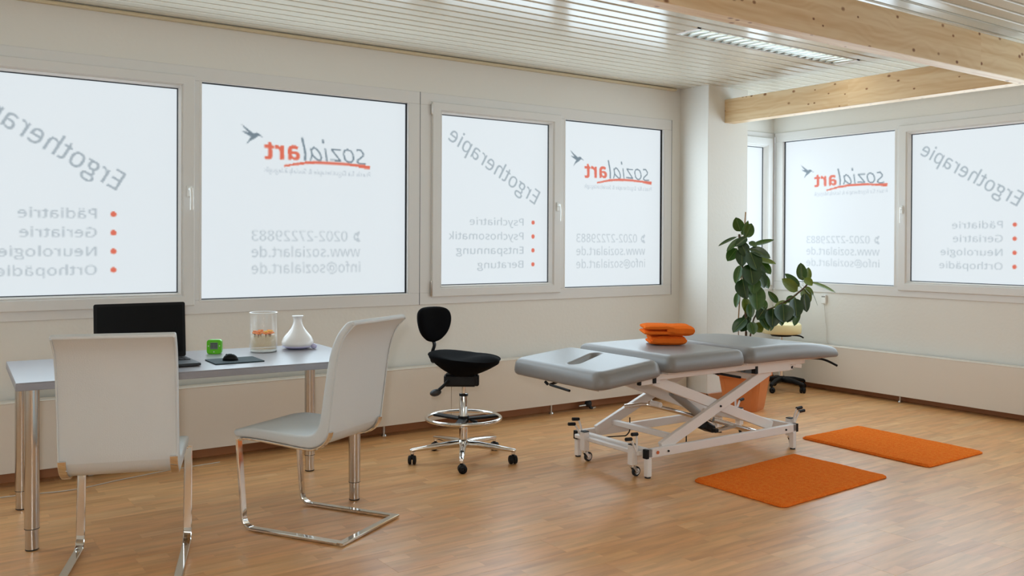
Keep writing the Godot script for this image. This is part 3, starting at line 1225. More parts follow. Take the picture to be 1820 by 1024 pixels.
func plank_mesh(variant: int, x0: float, x1: float, long: float, wide: float) -> ArrayMesh:
	var st := new_st()
	st.set_smooth_group(-1)
	var e := 0.0007
	var uv := func(p: Vector3) -> Vector2:
		return Vector2(clampf(p.x / long, 0.001, 0.999), (variant + clampf(p.z / wide, 0.004, 0.996)) / 6.0)
	var top := [Vector3(x0 + e, 0, e), Vector3(x1 - e, 0, e), Vector3(x1 - e, 0, wide - e), Vector3(x0 + e, 0, wide - e)]
	var low := [Vector3(x0, -e, 0), Vector3(x1, -e, 0), Vector3(x1, -e, wide), Vector3(x0, -e, wide)]
	var bot := [Vector3(x0, -0.008, 0), Vector3(x1, -0.008, 0), Vector3(x1, -0.008, wide), Vector3(x0, -0.008, wide)]
	var faces := [[top[0], top[1], top[2], top[3], Vector3.UP]]
	for j in 4:
		var l := (j + 1) % 4
		var o: Vector3 = (low[j] + low[l]) * 0.5 - Vector3((x0 + x1) / 2, 0, wide / 2)
		faces.append([top[j], top[l], low[l], low[j], o.normalized() + Vector3.UP])
		faces.append([low[j], low[l], bot[l], bot[j], o])
	for f in faces:
		for t in [[0, 1, 2], [0, 2, 3]]:
			var a: Vector3 = f[t[0]]
			var b: Vector3 = f[t[1]]
			var c: Vector3 = f[t[2]]
			if (c - a).cross(b - a).dot(f[4]) < 0.0:
				var s := b
				b = c
				c = s
			for p in [a, b, c]:
				st.set_uv(uv.call(p))
				st.add_vertex(p)
	st.generate_normals()
	return st.commit()

func build_floor() -> void:
	var f := setting("floor", "beech laminate floor of long boards printed with short strips")
	var st := new_st()
	span(st, Vector3(ROOM_LEFT - 0.2, -0.12, -0.34), Vector3(0.25, -0.008, ROOM_BACK + 0.2))
	put(st, "underlay", M.underlay, f)
	var long := 1.29
	var wide := 0.194
	var cache := {}
	var far := new_st()
	var r := RandomNumberGenerator.new()
	r.seed = 5
	var z := -0.09
	var step := 0.0
	while z < ROOM_BACK:
		step = fmod(step + 0.43 + r.randf() * 0.2, long)
		var x := ROOM_LEFT - step
		while x < 0.0:
			var x0 := maxf(x, ROOM_LEFT) - x
			var x1 := minf(x + long, 0.0) - x
			if x1 - x0 > 0.02:
				var variant := r.randi() % 6
				var key := "%d %.3f %.3f" % [variant, x0, x1]
				if not cache.has(key):
					cache[key] = plank_mesh(variant, x0, x1, long, wide)
				if z < 4.0 and x + x1 > -7.6 and x0 < x1:
					put_mesh(cache[key], "plank", M.floor, f).position = Vector3(x, 0, z)
				else:
					far.append_from(cache[key], 0, Transform3D(Basis(), Vector3(x, 0, z)))
			x += long
		z += wide
	var o := MeshInstance3D.new()
	o.mesh = far.commit()
	o.material_override = M.floor
	o.name = "planks_behind"
	o.set_meta("kind", "stuff")
	f.add_child(o, true)

# ---------------------------------------------------------------- heaters along the walls
func heater(label: String, w: Wall, a0: float, a1: float, y0: float, y1: float, d: float, joints: Array, feet: Array) -> Node3D:
	var base := w.at(a0, 0.0, 0.0)
	var t := thing("convector_heater", label, "heater", base)
	var rel := Wall.new()
	rel.u = w.u
	rel.n = w.n
	var cuts := [0.0]
	for j in joints:
		cuts.append(j - a0)
	cuts.append(a1 - a0)
	for k in cuts.size() - 1:
		var st := new_st()
		wall_box(st, rel, cuts[k] + 0.0015, cuts[k + 1] - 0.0015, y0, y1 - 0.006, d - 0.016, d, 0.002)
		put(st, "front_panel", M.heater, t)
	var st2 := new_st()
	wall_box(st2, rel, 0.0, a1 - a0, y1 - 0.006, y1, 0.018, d + 0.002, 0.003)
	wall_box(st2, rel, 0.0, a1 - a0, y0 + 0.01, y1 - 0.006, 0.018, 0.026)
	put(st2, "top_cover", M.heater, t)
	var g := 0.3
	while g < a1 - a0 - 0.5:
		st2 = new_st()
		wall_box(st2, rel, g, g + 0.24, y1 - 0.001, y1 + 0.0012, 0.035, d - 0.025)
		put(st2, "air_slot", M.heater, t)
		g += 0.30
	for fo in feet:
		st2 = new_st()
		var p: float = fo - a0
		cyl(st2, rel.at(p, 0.0, d - 0.045), rel.at(p, y0 + 0.012, d - 0.045), 0.009, 0.009, 10)
		cyl(st2, rel.at(p, 0.0, d - 0.045), rel.at(p, 0.012, d - 0.045), 0.020, 0.014, 12)
		box(st2, rel.at(p, y0 + 0.006, d - 0.05), Vector3(0.05, 0.008, 0.05), 0.001)
		put(st2, "foot", M.steel, t)
	return t

func build_heaters() -> void:
	var left := Wall.new()
	var right := Wall.new()
	right.u = Vector3.BACK
	right.n = Vector3.LEFT
	var t := heater("long beige heater with flat front under the window wall, behind the desk and black stool", left, ROOM_LEFT + 0.02, -1.41, 0.075, 0.46, 0.12, [-5.9, -3.811], [-6.2, -4.33, -2.87, -1.8])
	# shut-off valve hanging below the panel
	var st := new_st()
	var o := Vector3(-2.50 - (ROOM_LEFT + 0.02), 0.0, 0.085)
	ball(st, o + Vector3(0, 0.045, 0), Vector3(0.032, 0.03, 0.026))
	cyl(st, o + Vector3(0, 0.04, 0), o + Vector3(0.03, 0.0, 0.01), 0.012, 0.014, 10)
	put(st, "valve_knob", M.rubber, t)
	st = new_st()
	cyl(st, o + Vector3(-0.09, 0.03, -0.01), o + Vector3(0.0, 0.035, 0), 0.009, 0.011, 10)
	cyl(st, o + Vector3(0.03, 0.0, 0.01), o + Vector3(0.06, 0.012, 0.02), 0.009, 0.009, 10)
	put(st, "valve_pipe", M.steel, t)
	heater("long beige heater with flat front under the right wall's windows", right, 0.02, ROOM_BACK - 0.1, 0.055, 0.415, 0.12, [2.9, 5.6], [1.312, 3.4, 5.2])

# ---------------------------------------------------------------- desk
const DESK_AT := Vector3(-5.885, 0.0, 0.985)
const DESK_TURN := -0.056
const DESK_H := 0.737

func build_desk() -> void:
	var t := thing("desk", "grey desk on four thick chrome legs below the wide window", "desk", DESK_AT, DESK_TURN)
	var st := new_st()
	box(st, Vector3(0, DESK_H - 0.002, 0), Vector3(1.62, 0.004, 0.81), 0.001)
	put(st, "table_top", M.desk_top, t)
	st = new_st()
	box(st, Vector3(0, DESK_H - 0.0195, 0), Vector3(1.622, 0.031, 0.812), 0.002)
	put(st, "edge_band", M.desk_top, t)
	for sx in [-1.0, 1.0]:
		for sz in [-1.0, 1.0]:
			var p := Vector3(sx * 0.745, 0, sz * 0.348)
			st = new_st()
			lathe(st, [Vector2(0.030, 0.095), Vector2(0.030, DESK_H - 0.040), Vector2(0.030, DESK_H - 0.035)], p, 28)
			lathe(st, [Vector2(0.0265, 0.095), Vector2(0.030, 0.0955)], p, 28, Basis(), -1)
			var leg := put(st, "leg", M.brushed, t)
			st = new_st()
			lathe(st, [Vector2(0.0265, 0.006), Vector2(0.0265, 0.094)], p, 28)
			put(st, "foot_sleeve", M.brushed, leg)
			st = new_st()
			lathe(st, [Vector2(0.0, 0.0), Vector2(0.025, 0.0), Vector2(0.0275, 0.003), Vector2(0.0265, 0.006)], p, 24)
			put(st, "rubber_foot", M.rubber, leg)
			st = new_st()
			lathe(st, [Vector2(0.0265, 0.0925), Vector2(0.0305, 0.0928), Vector2(0.0305, 0.0955), Vector2(0.0265, 0.0958)], p, 24)
			put(st, "rubber_ring", M.rubber, leg)

func desk_point(x: float, z: float) -> Vector3:
	return Vector3(x, DESK_H, z)

func build_desk_things() -> void:
	# laptop
	var t := thing("laptop", "open black laptop with dark screen on the desk", "laptop", desk_point(-6.115, 0.925), -0.03)
	var st := new_st()
	box(st, Vector3(0, 0.010, 0.15), Vector3(0.432, 0.014, 0.30), 0.003)
	put(st, "base", M.laptop_deck, t)
	st = new_st()
	box(st, Vector3(0, 0.0172, 0.095), Vector3(0.40, 0.001, 0.13), 0.0)
	var kb := put(st, "keyboard", M.laptop, t)
	st = new_st()
	for ry in 5:
		for kx in 16:
			box(st, Vector3(-0.19 + kx * 0.0253, 0.019, 0.045 + ry * 0.025), Vector3(0.021, 0.003, 0.020), 0.001)
	var keys := put(st, "keys", M.keys, kb)
	keys.set_meta("kind", "stuff")
	st = new_st()
	box(st, Vector3(0, 0.0174, 0.225), Vector3(0.10, 0.001, 0.06), 0.0)
	put(st, "touch_pad", M.laptop, t)
	for s in [-0.15, 0.15]:
		st = new_st()
		cyl(st, Vector3(s - 0.03, 0.014, -0.002), Vector3(s + 0.03, 0.014, -0.002), 0.007, 0.007, 10)
		put(st, "hinge", M.laptop, t)
	var tilt := Basis(Vector3.RIGHT, -0.09)
	st = new_st()
	slab(st, rounded(0.434, 0.280, 0.010), Vector3(0, 0.014, -0.006) + tilt * Vector3(0, 0.142, 0), Vector3.RIGHT, tilt * Vector3.UP, tilt * Vector3(0, 0, -0.008), 0)
	var lid := put(st, "screen_lid", M.laptop, t)
	st = new_st()
	slab(st, rounded(0.405, 0.240, 0.003), Vector3(0, 0.014, -0.006) + tilt * Vector3(0, 0.148, 0.0008), Vector3.RIGHT, tilt * Vector3.UP, tilt * Vector3(0, 0, -0.001))
	put(st, "screen_panel", M.screen, lid)
	# clock
	t = thing("desk_clock", "small square green digital clock on the desk", "clock", desk_point(-5.715, 0.795), -0.50)
	st = new_st()
	slab(st, rounded(0.077, 0.077, 0.014), Vector3(0, 0.0385, 0.0), Vector3.RIGHT, Vector3.UP, Vector3(0, 0, -0.030), 0)
	slab(st, rounded(0.071, 0.071, 0.012), Vector3(0, 0.0385, 0.003), Vector3.RIGHT, Vector3.UP, Vector3(0, 0, -0.006), 0)
	put(st, "case", M.green, t)
	st = new_st()
	box(st, Vector3(0, 0.044, 0.0035), Vector3(0.040, 0.036, 0.002), 0.0005)
	var lcd := put(st, "display_panel", M.lcd, t)
	st = new_st()
	for k in 4:
		var x: float = -0.0135 + k * 0.0085 + (0.002 if k > 1 else 0.0)
		box(st, Vector3(x - 0.0025, 0.042, 0.0048), Vector3(0.0012, 0.014, 0.0008))
		box(st, Vector3(x + 0.0025, 0.042, 0.0048), Vector3(0.0012, 0.014, 0.0008))
		box(st, Vector3(x, 0.0485, 0.0048), Vector3(0.005, 0.0012, 0.0008))
		box(st, Vector3(x, 0.0355, 0.0048), Vector3(0.005, 0.0012, 0.0008))
	box(st, Vector3(0, 0.056, 0.0048), Vector3(0.034, 0.003, 0.0008))
	put(st, "digits", M.lcd_dark, lcd)
	for p in [Vector3(-0.029, 0.044, 0.0032), Vector3(0.029, 0.044, 0.0032), Vector3(0, 0.012, 0.0032)]:
		st = new_st()
		cyl(st, p, p + Vector3(0, 0, 0.0012), 0.0032, 0.0028, 12)
		put(st, "button", M.handle, t)
	# mouse pad and mouse
	var p0 := Vector3(-5.713, DESK_H, 1.134)
	t = thing("mouse_pad", "dark teal mouse pad on the grey desk", "mouse pad", p0, -0.03)
	st = new_st()
	slab(st, rounded(0.245, 0.205, 0.006), Vector3(0, 0.0002, 0), Vector3.RIGHT, Vector3.BACK, Vector3(0, 0.0055, 0))
	put(st, "foam_pad", M.pad, t)
	t = thing("computer_mouse", "black computer mouse lying on the dark pad", "mouse", Vector3(-5.735, DESK_H + 0.0057, 1.135), 1.1)
	t.scale = Vector3.ONE * 0.74
	st = new_st()
	var rings := []
	for k in 13:
		var f := k / 12.0
		var z := lerpf(-0.052, 0.052, f)
		var e := sqrt(maxf(0.0, 1.0 - pow(absf(2.0 * f - 1.0), 3.0)))
		var wdt := (0.029 + 0.004 * sin(f * PI)) * maxf(e, 0.05)
		var hgt := (0.030 + 0.010 * sin(clampf(f * 1.1, 0.0, 1.0) * PI)) * maxf(e, 0.06)
		var ring := PackedVector3Array()
		for j in 14:
			var a := TAU * j / 14.0
			var yy := sin(a)
			ring.append(Vector3(cos(a) * wdt * (1.0 if yy < 0 else 0.98), maxf(0.0, 0.006 + yy * hgt) if yy > 0 else 0.006 + yy * 0.006, z))
		rings.append(ring)
	loft(st, rings, true, 0)
	put(st, "shell", M.laptop, t)
	st = new_st()
	cyl(st, Vector3(-0.003, 0.036, -0.025), Vector3(0.003, 0.036, -0.025), 0.008, 0.008, 12)
	put(st, "wheel", M.rubber, t)
	st = new_st()
	box(st, Vector3(0, 0.042, 0.012), Vector3(0.014, 0.002, 0.010), 0.0008)
	put(st, "badge", M.steel, t)
	# glass cylinder with water and floating blossoms
	t = thing("glass_vase", "clear glass cylinder vase with water and floating orange blossoms", "vase", desk_point(-5.455, 0.83))
	st = new_st()
	lathe(st, [Vector2(0.0, 0.0), Vector2(0.072, 0.0), Vector2(0.0745, 0.004), Vector2(0.0745, 0.217)], Vector3.ZERO, 40)
	lathe(st, [Vector2(0.0715, 0.217), Vector2(0.0715, 0.018), Vector2(0.0, 0.014)], Vector3.ZERO, 40)
	put(st, "glass_wall", M.glass, t)
	st = new_st()
	lathe(st, [Vector2(0.0710, 0.216), Vector2(0.0730, 0.2185), Vector2(0.0750, 0.216)], Vector3.ZERO, 40)
	put(st, "glass_rim", M.rim_glass, t)
	st = new_st()
	lathe(st, [Vector2(0.0, 0.002), Vector2(0.068, 0.002), Vector2(0.0705, 0.008), Vector2(0.0705, 0.013), Vector2(0.0, 0.0135)], Vector3.ZERO, 36)
	put(st, "glass_base", M.rim_glass, t)
	st = new_st()
	lathe(st, [Vector2(0.0, 0.0185), Vector2(0.0708, 0.0185), Vector2(0.0708, 0.094), Vector2(0.0, 0.094)], Vector3.ZERO, 36)
	put(st, "water", M.water, t)
	for q in [[-0.035, 0.020, 0.022, 0], [0.032, 0.018, 0.023, 1], [-0.004, -0.034, 0.022, 0], [0.000, 0.036, 0.018, 1], [-0.042, -0.018, 0.016, 0], [0.040, -0.022, 0.018, 0]]:
		var fl := thing("floating_blossom", "orange blossom with a yellow inner ring floating in the glass vase" if q[3] == 1 else "all-orange blossom floating in the glass vase", "flower", desk_point(-5.455, 0.83) + Vector3(q[0], 0.0985, q[1]), q[0] * 40.0, "blossoms in the glass vase")
		for ring in 2:
			for k in 9:
				var a := TAU * (k + 0.5 * ring) / 9.0
				var d := Vector3(cos(a), 0, sin(a))
				st = new_st()
				var r0: float = q[2] * (1.0 - 0.3 * ring)
				ball(st, d * r0 * 0.55 + Vector3(0, 0.005 + 0.009 * ring, 0), Vector3(r0 * 0.5, 0.0045, r0 * 0.24), Basis(Vector3.UP, -a) * Basis(Vector3.BACK, 0.35 + 0.3 * ring), 8)
				put(st, "petal", M.petal_yellow if (q[3] == 1 and ring == 1) else M.petal, fl)
		st = new_st()
		ball(st, Vector3(0, 0.008, 0), Vector3(0.005, 0.005, 0.005), Basis(), 8)
		put(st, "flower_heart", M.petal_yellow, fl)
		st = new_st()
		cyl(st, Vector3(0, 0.002, 0), Vector3(0.001, -0.018, 0.001), 0.006, 0.0025, 8)
		put(st, "stalk", M.flower_heart, fl)
	# bottle-shaped diffuser
	t = thing("aroma_diffuser", "white porcelain bottle-shaped diffuser on a lilac saucer base", "diffuser", desk_point(-5.245, 0.80))
	st = new_st()
	lathe(st, smooth_profile([Vector2(0.080, 0.016), Vector2(0.0885, 0.028), Vector2(0.087, 0.046), Vector2(0.075, 0.070), Vector2(0.053, 0.096), Vector2(0.036, 0.120), Vector2(0.026, 0.145), Vector2(0.0235, 0.166), Vector2(0.027, 0.178), Vector2(0.032, 0.185)]), Vector3.ZERO, 40)
	lathe(st, [Vector2(0.032, 0.185), Vector2(0.030, 0.1875), Vector2(0.023, 0.180), Vector2(0.018, 0.16)], Vector3.ZERO, 40)
	put(st, "bottle", M.porcelain, t)
	st = new_st()
	lathe(st, [Vector2(0.0, 0.0), Vector2(0.050, 0.0), Vector2(0.066, 0.006), Vector2(0.084, 0.013), Vector2(0.086, 0.017), Vector2(0.078, 0.019), Vector2(0.0, 0.019)], Vector3.ZERO, 40)
	put(st, "saucer_base", M.lilac, t)
	st = new_st()
	ball(st, Vector3(0.072, 0.016, 0.062), Vector3(0.0175, 0.0155, 0.0175), Basis(), 16)
	put(st, "round_switch", M.lilac, t)

func smooth_profile(p: Array) -> Array:
	return smooth_path(p, 5)

# ---------------------------------------------------------------- white cantilever chairs
func build_chairs() -> void:
	# side outline: first under and behind the shell, then over the seat and the front of the back
	var under := [Vector2(-0.050, 0.428), Vector2(0.02, 0.430), Vector2(0.11, 0.427), Vector2(0.21, 0.420), Vector2(0.306, 0.413), Vector2(0.375, 0.414), Vector2(0.428, 0.437), Vector2(0.462, 0.480), Vector2(0.474, 0.545), Vector2(0.490, 0.66), Vector2(0.506, 0.77), Vector2(0.523, 0.855), Vector2(0.551, 0.922), Vector2(0.592, 0.968), Vector2(0.606, 0.980)]
	var over := [Vector2(-0.058, 0.462), Vector2(0.02, 0.476), Vector2(0.11, 0.476), Vector2(0.20, 0.472), Vector2(0.29, 0.468), Vector2(0.350, 0.472), Vector2(0.388, 0.486), Vector2(0.414, 0.520), Vector2(0.428, 0.58), Vector2(0.443, 0.68), Vector2(0.460, 0.78), Vector2(0.480, 0.862), Vector2(0.512, 0.932), Vector2(0.556, 0.984), Vector2(0.582, 0.996)]
	under = smooth_path(under, 3)
	over = smooth_path(over, 3)
	var t := thing("cantilever_chair", "white leather cantilever chair turned sideways between desk and black stool", "chair", Vector3(-5.606, 0, 1.422), 0.0, "white chrome-framed desk chairs")
	var half := 0.221
	var section := func(i: int) -> PackedVector3Array:
		var a: Vector2 = under[i]
		var b: Vector2 = over[i]
		var d := (b - a)
		var ring := PackedVector3Array()
		var th := d.length()
		var dn := d / th
		var r := minf(0.012, th * 0.3)
		# rounded rectangle across the chair
		for c in [[1, 0.0, -PI / 2], [1, 1.0, 0.0], [-1, 1.0, PI / 2], [-1, 0.0, PI]]:
			for k in 4:
				var ang: float = c[2] + PI / 2 * k / 3.0
				var px: float = c[0] * (half - r) + cos(ang) * r
				var py: float = (r if c[1] == 0.0 else th - r) + sin(ang) * r
				var q := a + dn * py
				ring.append(Vector3(px, q.y, q.x))
		return ring
	var n := under.size()
	var cut := 21
	var st := new_st()
	var rings := []
	for i in range(0, cut + 1):
		rings.append(section.call(i))
	var front := PackedVector3Array()
	for p in rings[0]:
		front.append(Vector3(p.x * 0.985, lerpf(p.y, 0.446, 0.45), p.z - 0.010))
	rings.push_front(front)
	loft(st, rings, true, 0)
	var seat := put(st, "seat", M.leather, t)
	st = new_st()
	rings = []
	for i in range(cut, n):
		rings.append(section.call(i))
	var top := PackedVector3Array()
	for p in rings[-1]:
		top.append(Vector3(p.x * 0.985, lerpf(p.y, 0.998, 0.5), lerpf(p.z, 0.602, 0.5)))
	rings.append(top)
	loft(st, rings, true, 0)
	var back := put(st, "backrest", M.leather, t)
	# piped seams along both edges of the rear face
	for s in [-1.0, 1.0]:
		st = new_st()
		var path := []
		for i in range(cut, n):
			path.append(Vector3(s * (half - 0.006), under[i].y, under[i].x + 0.002))
		tube(st, path, 0.0035, 6, Vector3.RIGHT)
		put(st, "seam", M.leather, back)
	# chrome rails that carry the shell
	for s in [-1.0, 1.0]:
		st = new_st()
		var path := []
		for i in range(1, 23):
			var d: Vector2 = (under[i] - over[i]).normalized() * 0.0065
			path.append(Vector3(s * 0.203, under[i].y + d.y, under[i].x + d.x))
		strip(st, path, 0.030, 0.011, Vector3.UP, 0.003)
		put(st, "side_rail", M.chrome, t)
	# frame of flat bar: up the front, back along the floor and across
	st = new_st()
	for s in [-1.0, 1.0]:
		var path := fillet([Vector3(s * 0.220, 0.422, -0.036), Vector3(s * 0.220, 0.010, 0.0), Vector3(s * 0.220, 0.010, 0.545)], 0.055, 8)
		strip(st, path, 0.035, 0.014, Vector3(0, 0.7, 0.7), 0.003)
	strip(st, [Vector3(-0.2375, 0.010, 0.545), Vector3(0.2375, 0.010, 0.545)], 0.035, 0.0138, Vector3.UP, 0.003)
	strip(st, [Vector3(-0.220, 0.417, -0.034), Vector3(0.220, 0.417, -0.034)], 0.028, 0.012, Vector3.UP, 0.003)
	put(st, "frame", M.chrome, t)
	for s in [-1.0, 1.0]:
		for z in [0.07, 0.5]:
			st = new_st()
			cyl(st, Vector3(s * 0.220, 0.0, z), Vector3(s * 0.220, 0.005, z), 0.009, 0.010, 10)
			put(st, "glide", M.rubber, t)
	t.rotation.y = 0.54
	# the second chair, its back to the camera
	var c := t.duplicate()
	c.name = numbered("cantilever_chair")
	add_child(c)
	c.position = Vector3(-6.268, 0, 1.484)
	c.rotation.y = -0.34
	c.set_meta("label", "white leather cantilever chair pulled up to the desk before the laptop")

# ---------------------------------------------------------------- black saddle stool
func build_saddle_stool() -> void:
	var at := Vector3(-4.24, 0, 0.972)
	var t := thing("saddle_stool", "black saddle stool with backrest, chrome foot ring and five casters", "stool", at)
	var right := Vector3(0.819, 0, 0.574)
	var near := Vector3(-0.574, 0, 0.819)
	# star base
	var st := new_st()
	lathe(st, [Vector2(0.0, 0.085), Vector2(0.040, 0.085), Vector2(0.042, 0.10), Vector2(0.036, 0.125), Vector2(0.028, 0.13)], Vector3.ZERO, 24)
	for k in 5:
		var a := deg_to_rad(52.0 + 72.0 * k)
		var d := Vector3(cos(a), 0, sin(a))
		var side := d.cross(Vector3.UP)
		var rings := []
		for q in [[0.03, 0.105, 0.023, 0.020], [0.10, 0.104, 0.020, 0.018], [0.20, 0.097, 0.017, 0.014], [0.325, 0.086, 0.0145, 0.009], [0.338, 0.084, 0.010, 0.006]]:
			var c: Vector3 = d * q[0] + Vector3.UP * q[1]
			var ring := PackedVector3Array()
			for o in [[-1, -1], [-0.6, -1.2], [0.6, -1.2], [1, -1], [1, 0.5], [0.6, 1], [-0.6, 1], [-1, 0.5]]:
				ring.append(c + side * o[0] * q[2] + Vector3.UP * o[1] * q[3])
			rings.append(ring)
		loft(st, rings, true, 0)
		cyl(st, d * 0.322 + Vector3.UP * 0.062, d * 0.322 + Vector3.UP * 0.088, 0.012, 0.013, 14)
	put(st, "star_base", M.chrome, t)
	for k in 5:
		var a := deg_to_rad(52.0 + 72.0 * k)
		caster(t, Vector3(cos(a), 0, sin(a)) * 0.322, a + 0.9 + k * 0.5, 0.027, M.black)
	st = new_st()
	lathe(st, [Vector2(0.026, 0.12), Vector2(0.026, 0.41), Vector2(0.024, 0.413), Vector2(0.013, 0.414)], Vector3.ZERO, 24)
	put(st, "column", M.chrome, t)
	st = new_st()
	cyl(st, Vector3(0, 0.41, 0), Vector3(0, 0.46, 0), 0.0125, 0.0125, 16)
	put(st, "gas_lift", M.chrome, t)
	st = new_st()
	lathe(st, [Vector2(0.0275, 0.398), Vector2(0.0275, 0.412), Vector2(0.02, 0.4135)], Vector3.ZERO, 20)
	put(st, "column_collar", M.black, t)
	# foot ring
	st = new_st()
	var ring_pts := []
	for k in 40:
		var a := TAU * k / 40.0
		ring_pts.append(Vector3(cos(a) * 0.228, 0.262, sin(a) * 0.228))
	tube(st, ring_pts, 0.0115, 12, Vector3.UP, true)
	put(st, "foot_ring", M.chrome, t)
	st = new_st()
	cyl(st, Vector3(0, 0.235, 0), Vector3(0, 0.275, 0), 0.034, 0.034, 20)
	for k in 3:
		var a := deg_to_rad(10.0 + 120.0 * k)
		var d := Vector3(cos(a), 0, sin(a))
		bar(st, d * 0.02 + Vector3.UP * 0.255, d * 0.222 + Vector3.UP * 0.258, 0.055, 0.014, 0.003)
	cyl(st, Vector3(0.03, 0.25, 0.03), Vector3(0.06, 0.235, 0.06), 0.007, 0.012, 10)
	put(st, "ring_spokes", M.black, t)
	# mechanism under the seat
	st = new_st()
	var along := Basis(right, Vector3.UP, near)
	box(st, Vector3(0, 0.497, 0) - right * 0.02, Vector3(0.20, 0.075, 0.10), 0.012, along)
	box(st, Vector3(0, 0.495, 0) + right * 0.075 , Vector3(0.04, 0.07, 0.05), 0.008, along)
	put(st, "tilt_mechanism", M.black, t)
	st = new_st()
	tube(st, smooth_path([Vector3(0, 0.50, 0) - right * 0.09 + near * 0.06, Vector3(0, 0.475, 0) - right * 0.115 + near * 0.08, Vector3(0, 0.445, 0) - right * 0.15 + near * 0.09]), 0.010, 10)
	put(st, "lever_arm", M.black, t)
	st = new_st()
	ball(st, Vector3(0, 0.432, 0) - right * 0.165 + near * 0.095, Vector3(0.036, 0.022, 0.026), along * Basis(Vector3.BACK, 0.25))
	put(st, "lever_knob", M.laptop_deck, t)
	# saddle seat: wide flared wings, raised rim, dip in the middle
	var fwd := (right * 0.94 + near * 0.34).normalized()
	var lat := fwd.cross(Vector3.UP).normalized()
	st = new_st()
	var nu := 22
	var nv := 24
	var topg := []
	var botg := []
	for i in nu + 1:
		var rowt := []
		var rowb := []
		var u := -cos(PI * i / nu)
		var half_w := 0.205 * pow(maxf(0.0, 1.0 - pow(absf(u), 2.6)), 0.5) * (1.0 + 0.10 * u)
		for j in nv + 1:
			var v := -cos(PI * j / nv)
			var x := u * 0.225
			var z := v * half_w
			var e := clampf(1.0 - maxf(absf(u), absf(v)), 0.0, 1.0)
			var rr := sqrt(u * u + v * v * (1.0 - u * u))
			var edge := sqrt(maxf(0.0, 1.0 - pow(minf(rr, 1.0), 5.0)))
			var dip := -0.038 * exp(-pow((u + 0.05) / 0.55, 2.0)) * (1.0 - 0.55 * v * v) - 0.045 * v * v * maxf(u + 0.15, 0.0)
			var rear := 0.012 * maxf(0.0, -u) - 0.020 * maxf(0.0, u) * u
			var base_y := 0.642
			rowt.append(fwd * x + lat * z + Vector3.UP * (base_y + rear + dip * edge + 0.028 * edge))
			rowb.append(fwd * x * 0.97 + lat * z * 0.97 + Vector3.UP * (base_y + rear + dip * edge * 0.6 - (0.030 + 0.062 * (1.0 - rr * rr)) * edge - 0.01))
		topg.append(rowt)
		botg.append(rowb)
	st.set_smooth_group(0)
	for i in nu:
		for j in nv:
			quad(st, topg[i][j], topg[i + 1][j], topg[i + 1][j + 1], topg[i][j + 1], Vector3.UP)
			quad(st, botg[i][j], botg[i + 1][j], botg[i + 1][j + 1], botg[i][j + 1], Vector3.DOWN)
	for i in nu:
		for j in [0, nv]:
			quad(st, topg[i][j], topg[i + 1][j], botg[i + 1][j], botg[i][j], lat * (1.0 if j == nv else -1.0))
	put(st, "seat", M.fabric, t)
	st = new_st()
	box(st, -fwd * 0.218 + near * 0.02 + Vector3.UP * 0.628, Vector3(0.030, 0.012, 0.004), 0.001, along)
	put(st, "maker_tag", M.handle, t, "small white tag")
	# backrest on a bent stem
	st = new_st()
	var rear_p := -fwd * 0.20 + Vector3.UP * 0.60
	strip(st, smooth_path([rear_p + fwd * 0.06, rear_p - fwd * 0.01, rear_p - fwd * 0.012 + Vector3.UP * 0.06, rear_p - fwd * 0.0 + Vector3.UP * 0.11, rear_p - fwd * 0.03 + Vector3.UP * 0.17]), 0.032, 0.012, fwd, 0.003)
	put(st, "back_stem", M.black, t)
	st = new_st()
	var c0 := -fwd * 0.215 + Vector3.UP * 0.828
	var face := (right * 0.72 + near * 0.69).normalized()
	var bu := face.cross(Vector3.UP).normalized()
	# blunt, top-heavy outline
	var outline := []
	for q in [[0.0, -0.108], [0.055, -0.092], [0.105, -0.045], [0.130, 0.02], [0.126, 0.078], [0.088, 0.108], [0.0, 0.114], [-0.088, 0.108], [-0.126, 0.078], [-0.130, 0.02], [-0.105, -0.045], [-0.055, -0.092]]:
		outline.append(Vector2(q[0], q[1]))
	outline.append(outline[0])
	outline = smooth_path(outline, 4)
	outline.pop_back()
	var tilt_up := (Vector3.UP - face * 0.10).normalized()
	var rings := []
	for q in [[0.0, -0.030], [0.6, -0.030], [0.93, -0.022], [1.0, -0.006], [0.985, 0.010], [0.9, 0.022], [0.6, 0.028], [0.0, 0.030]]:
		var ring := PackedVector3Array()
		for o in outline:
			var sx: float = o.x * maxf(q[0], 0.001)
			ring.append(c0 + bu * sx + tilt_up * (o.y * maxf(q[0], 0.001)) + face * (q[1] + sx * sx * 1.6))
		rings.append(ring)
	skin_out(st, rings, c0)
	put(st, "backrest", M.fabric, t)

# closed blob made of rings round a centre
func skin_out(st: SurfaceTool, rings: Array, c: Vector3) -> void:
	st.set_smooth_group(0)
	for i in rings.size() - 1:
		for k in rings[0].size():
			var l: int = (k + 1) % rings[0].size()
			var mid: Vector3 = (rings[i][k] + rings[i][l] + rings[i + 1][k] + rings[i + 1][l]) * 0.25
			quad(st, rings[i][k], rings[i][l], rings[i + 1][l], rings[i + 1][k], mid - c)

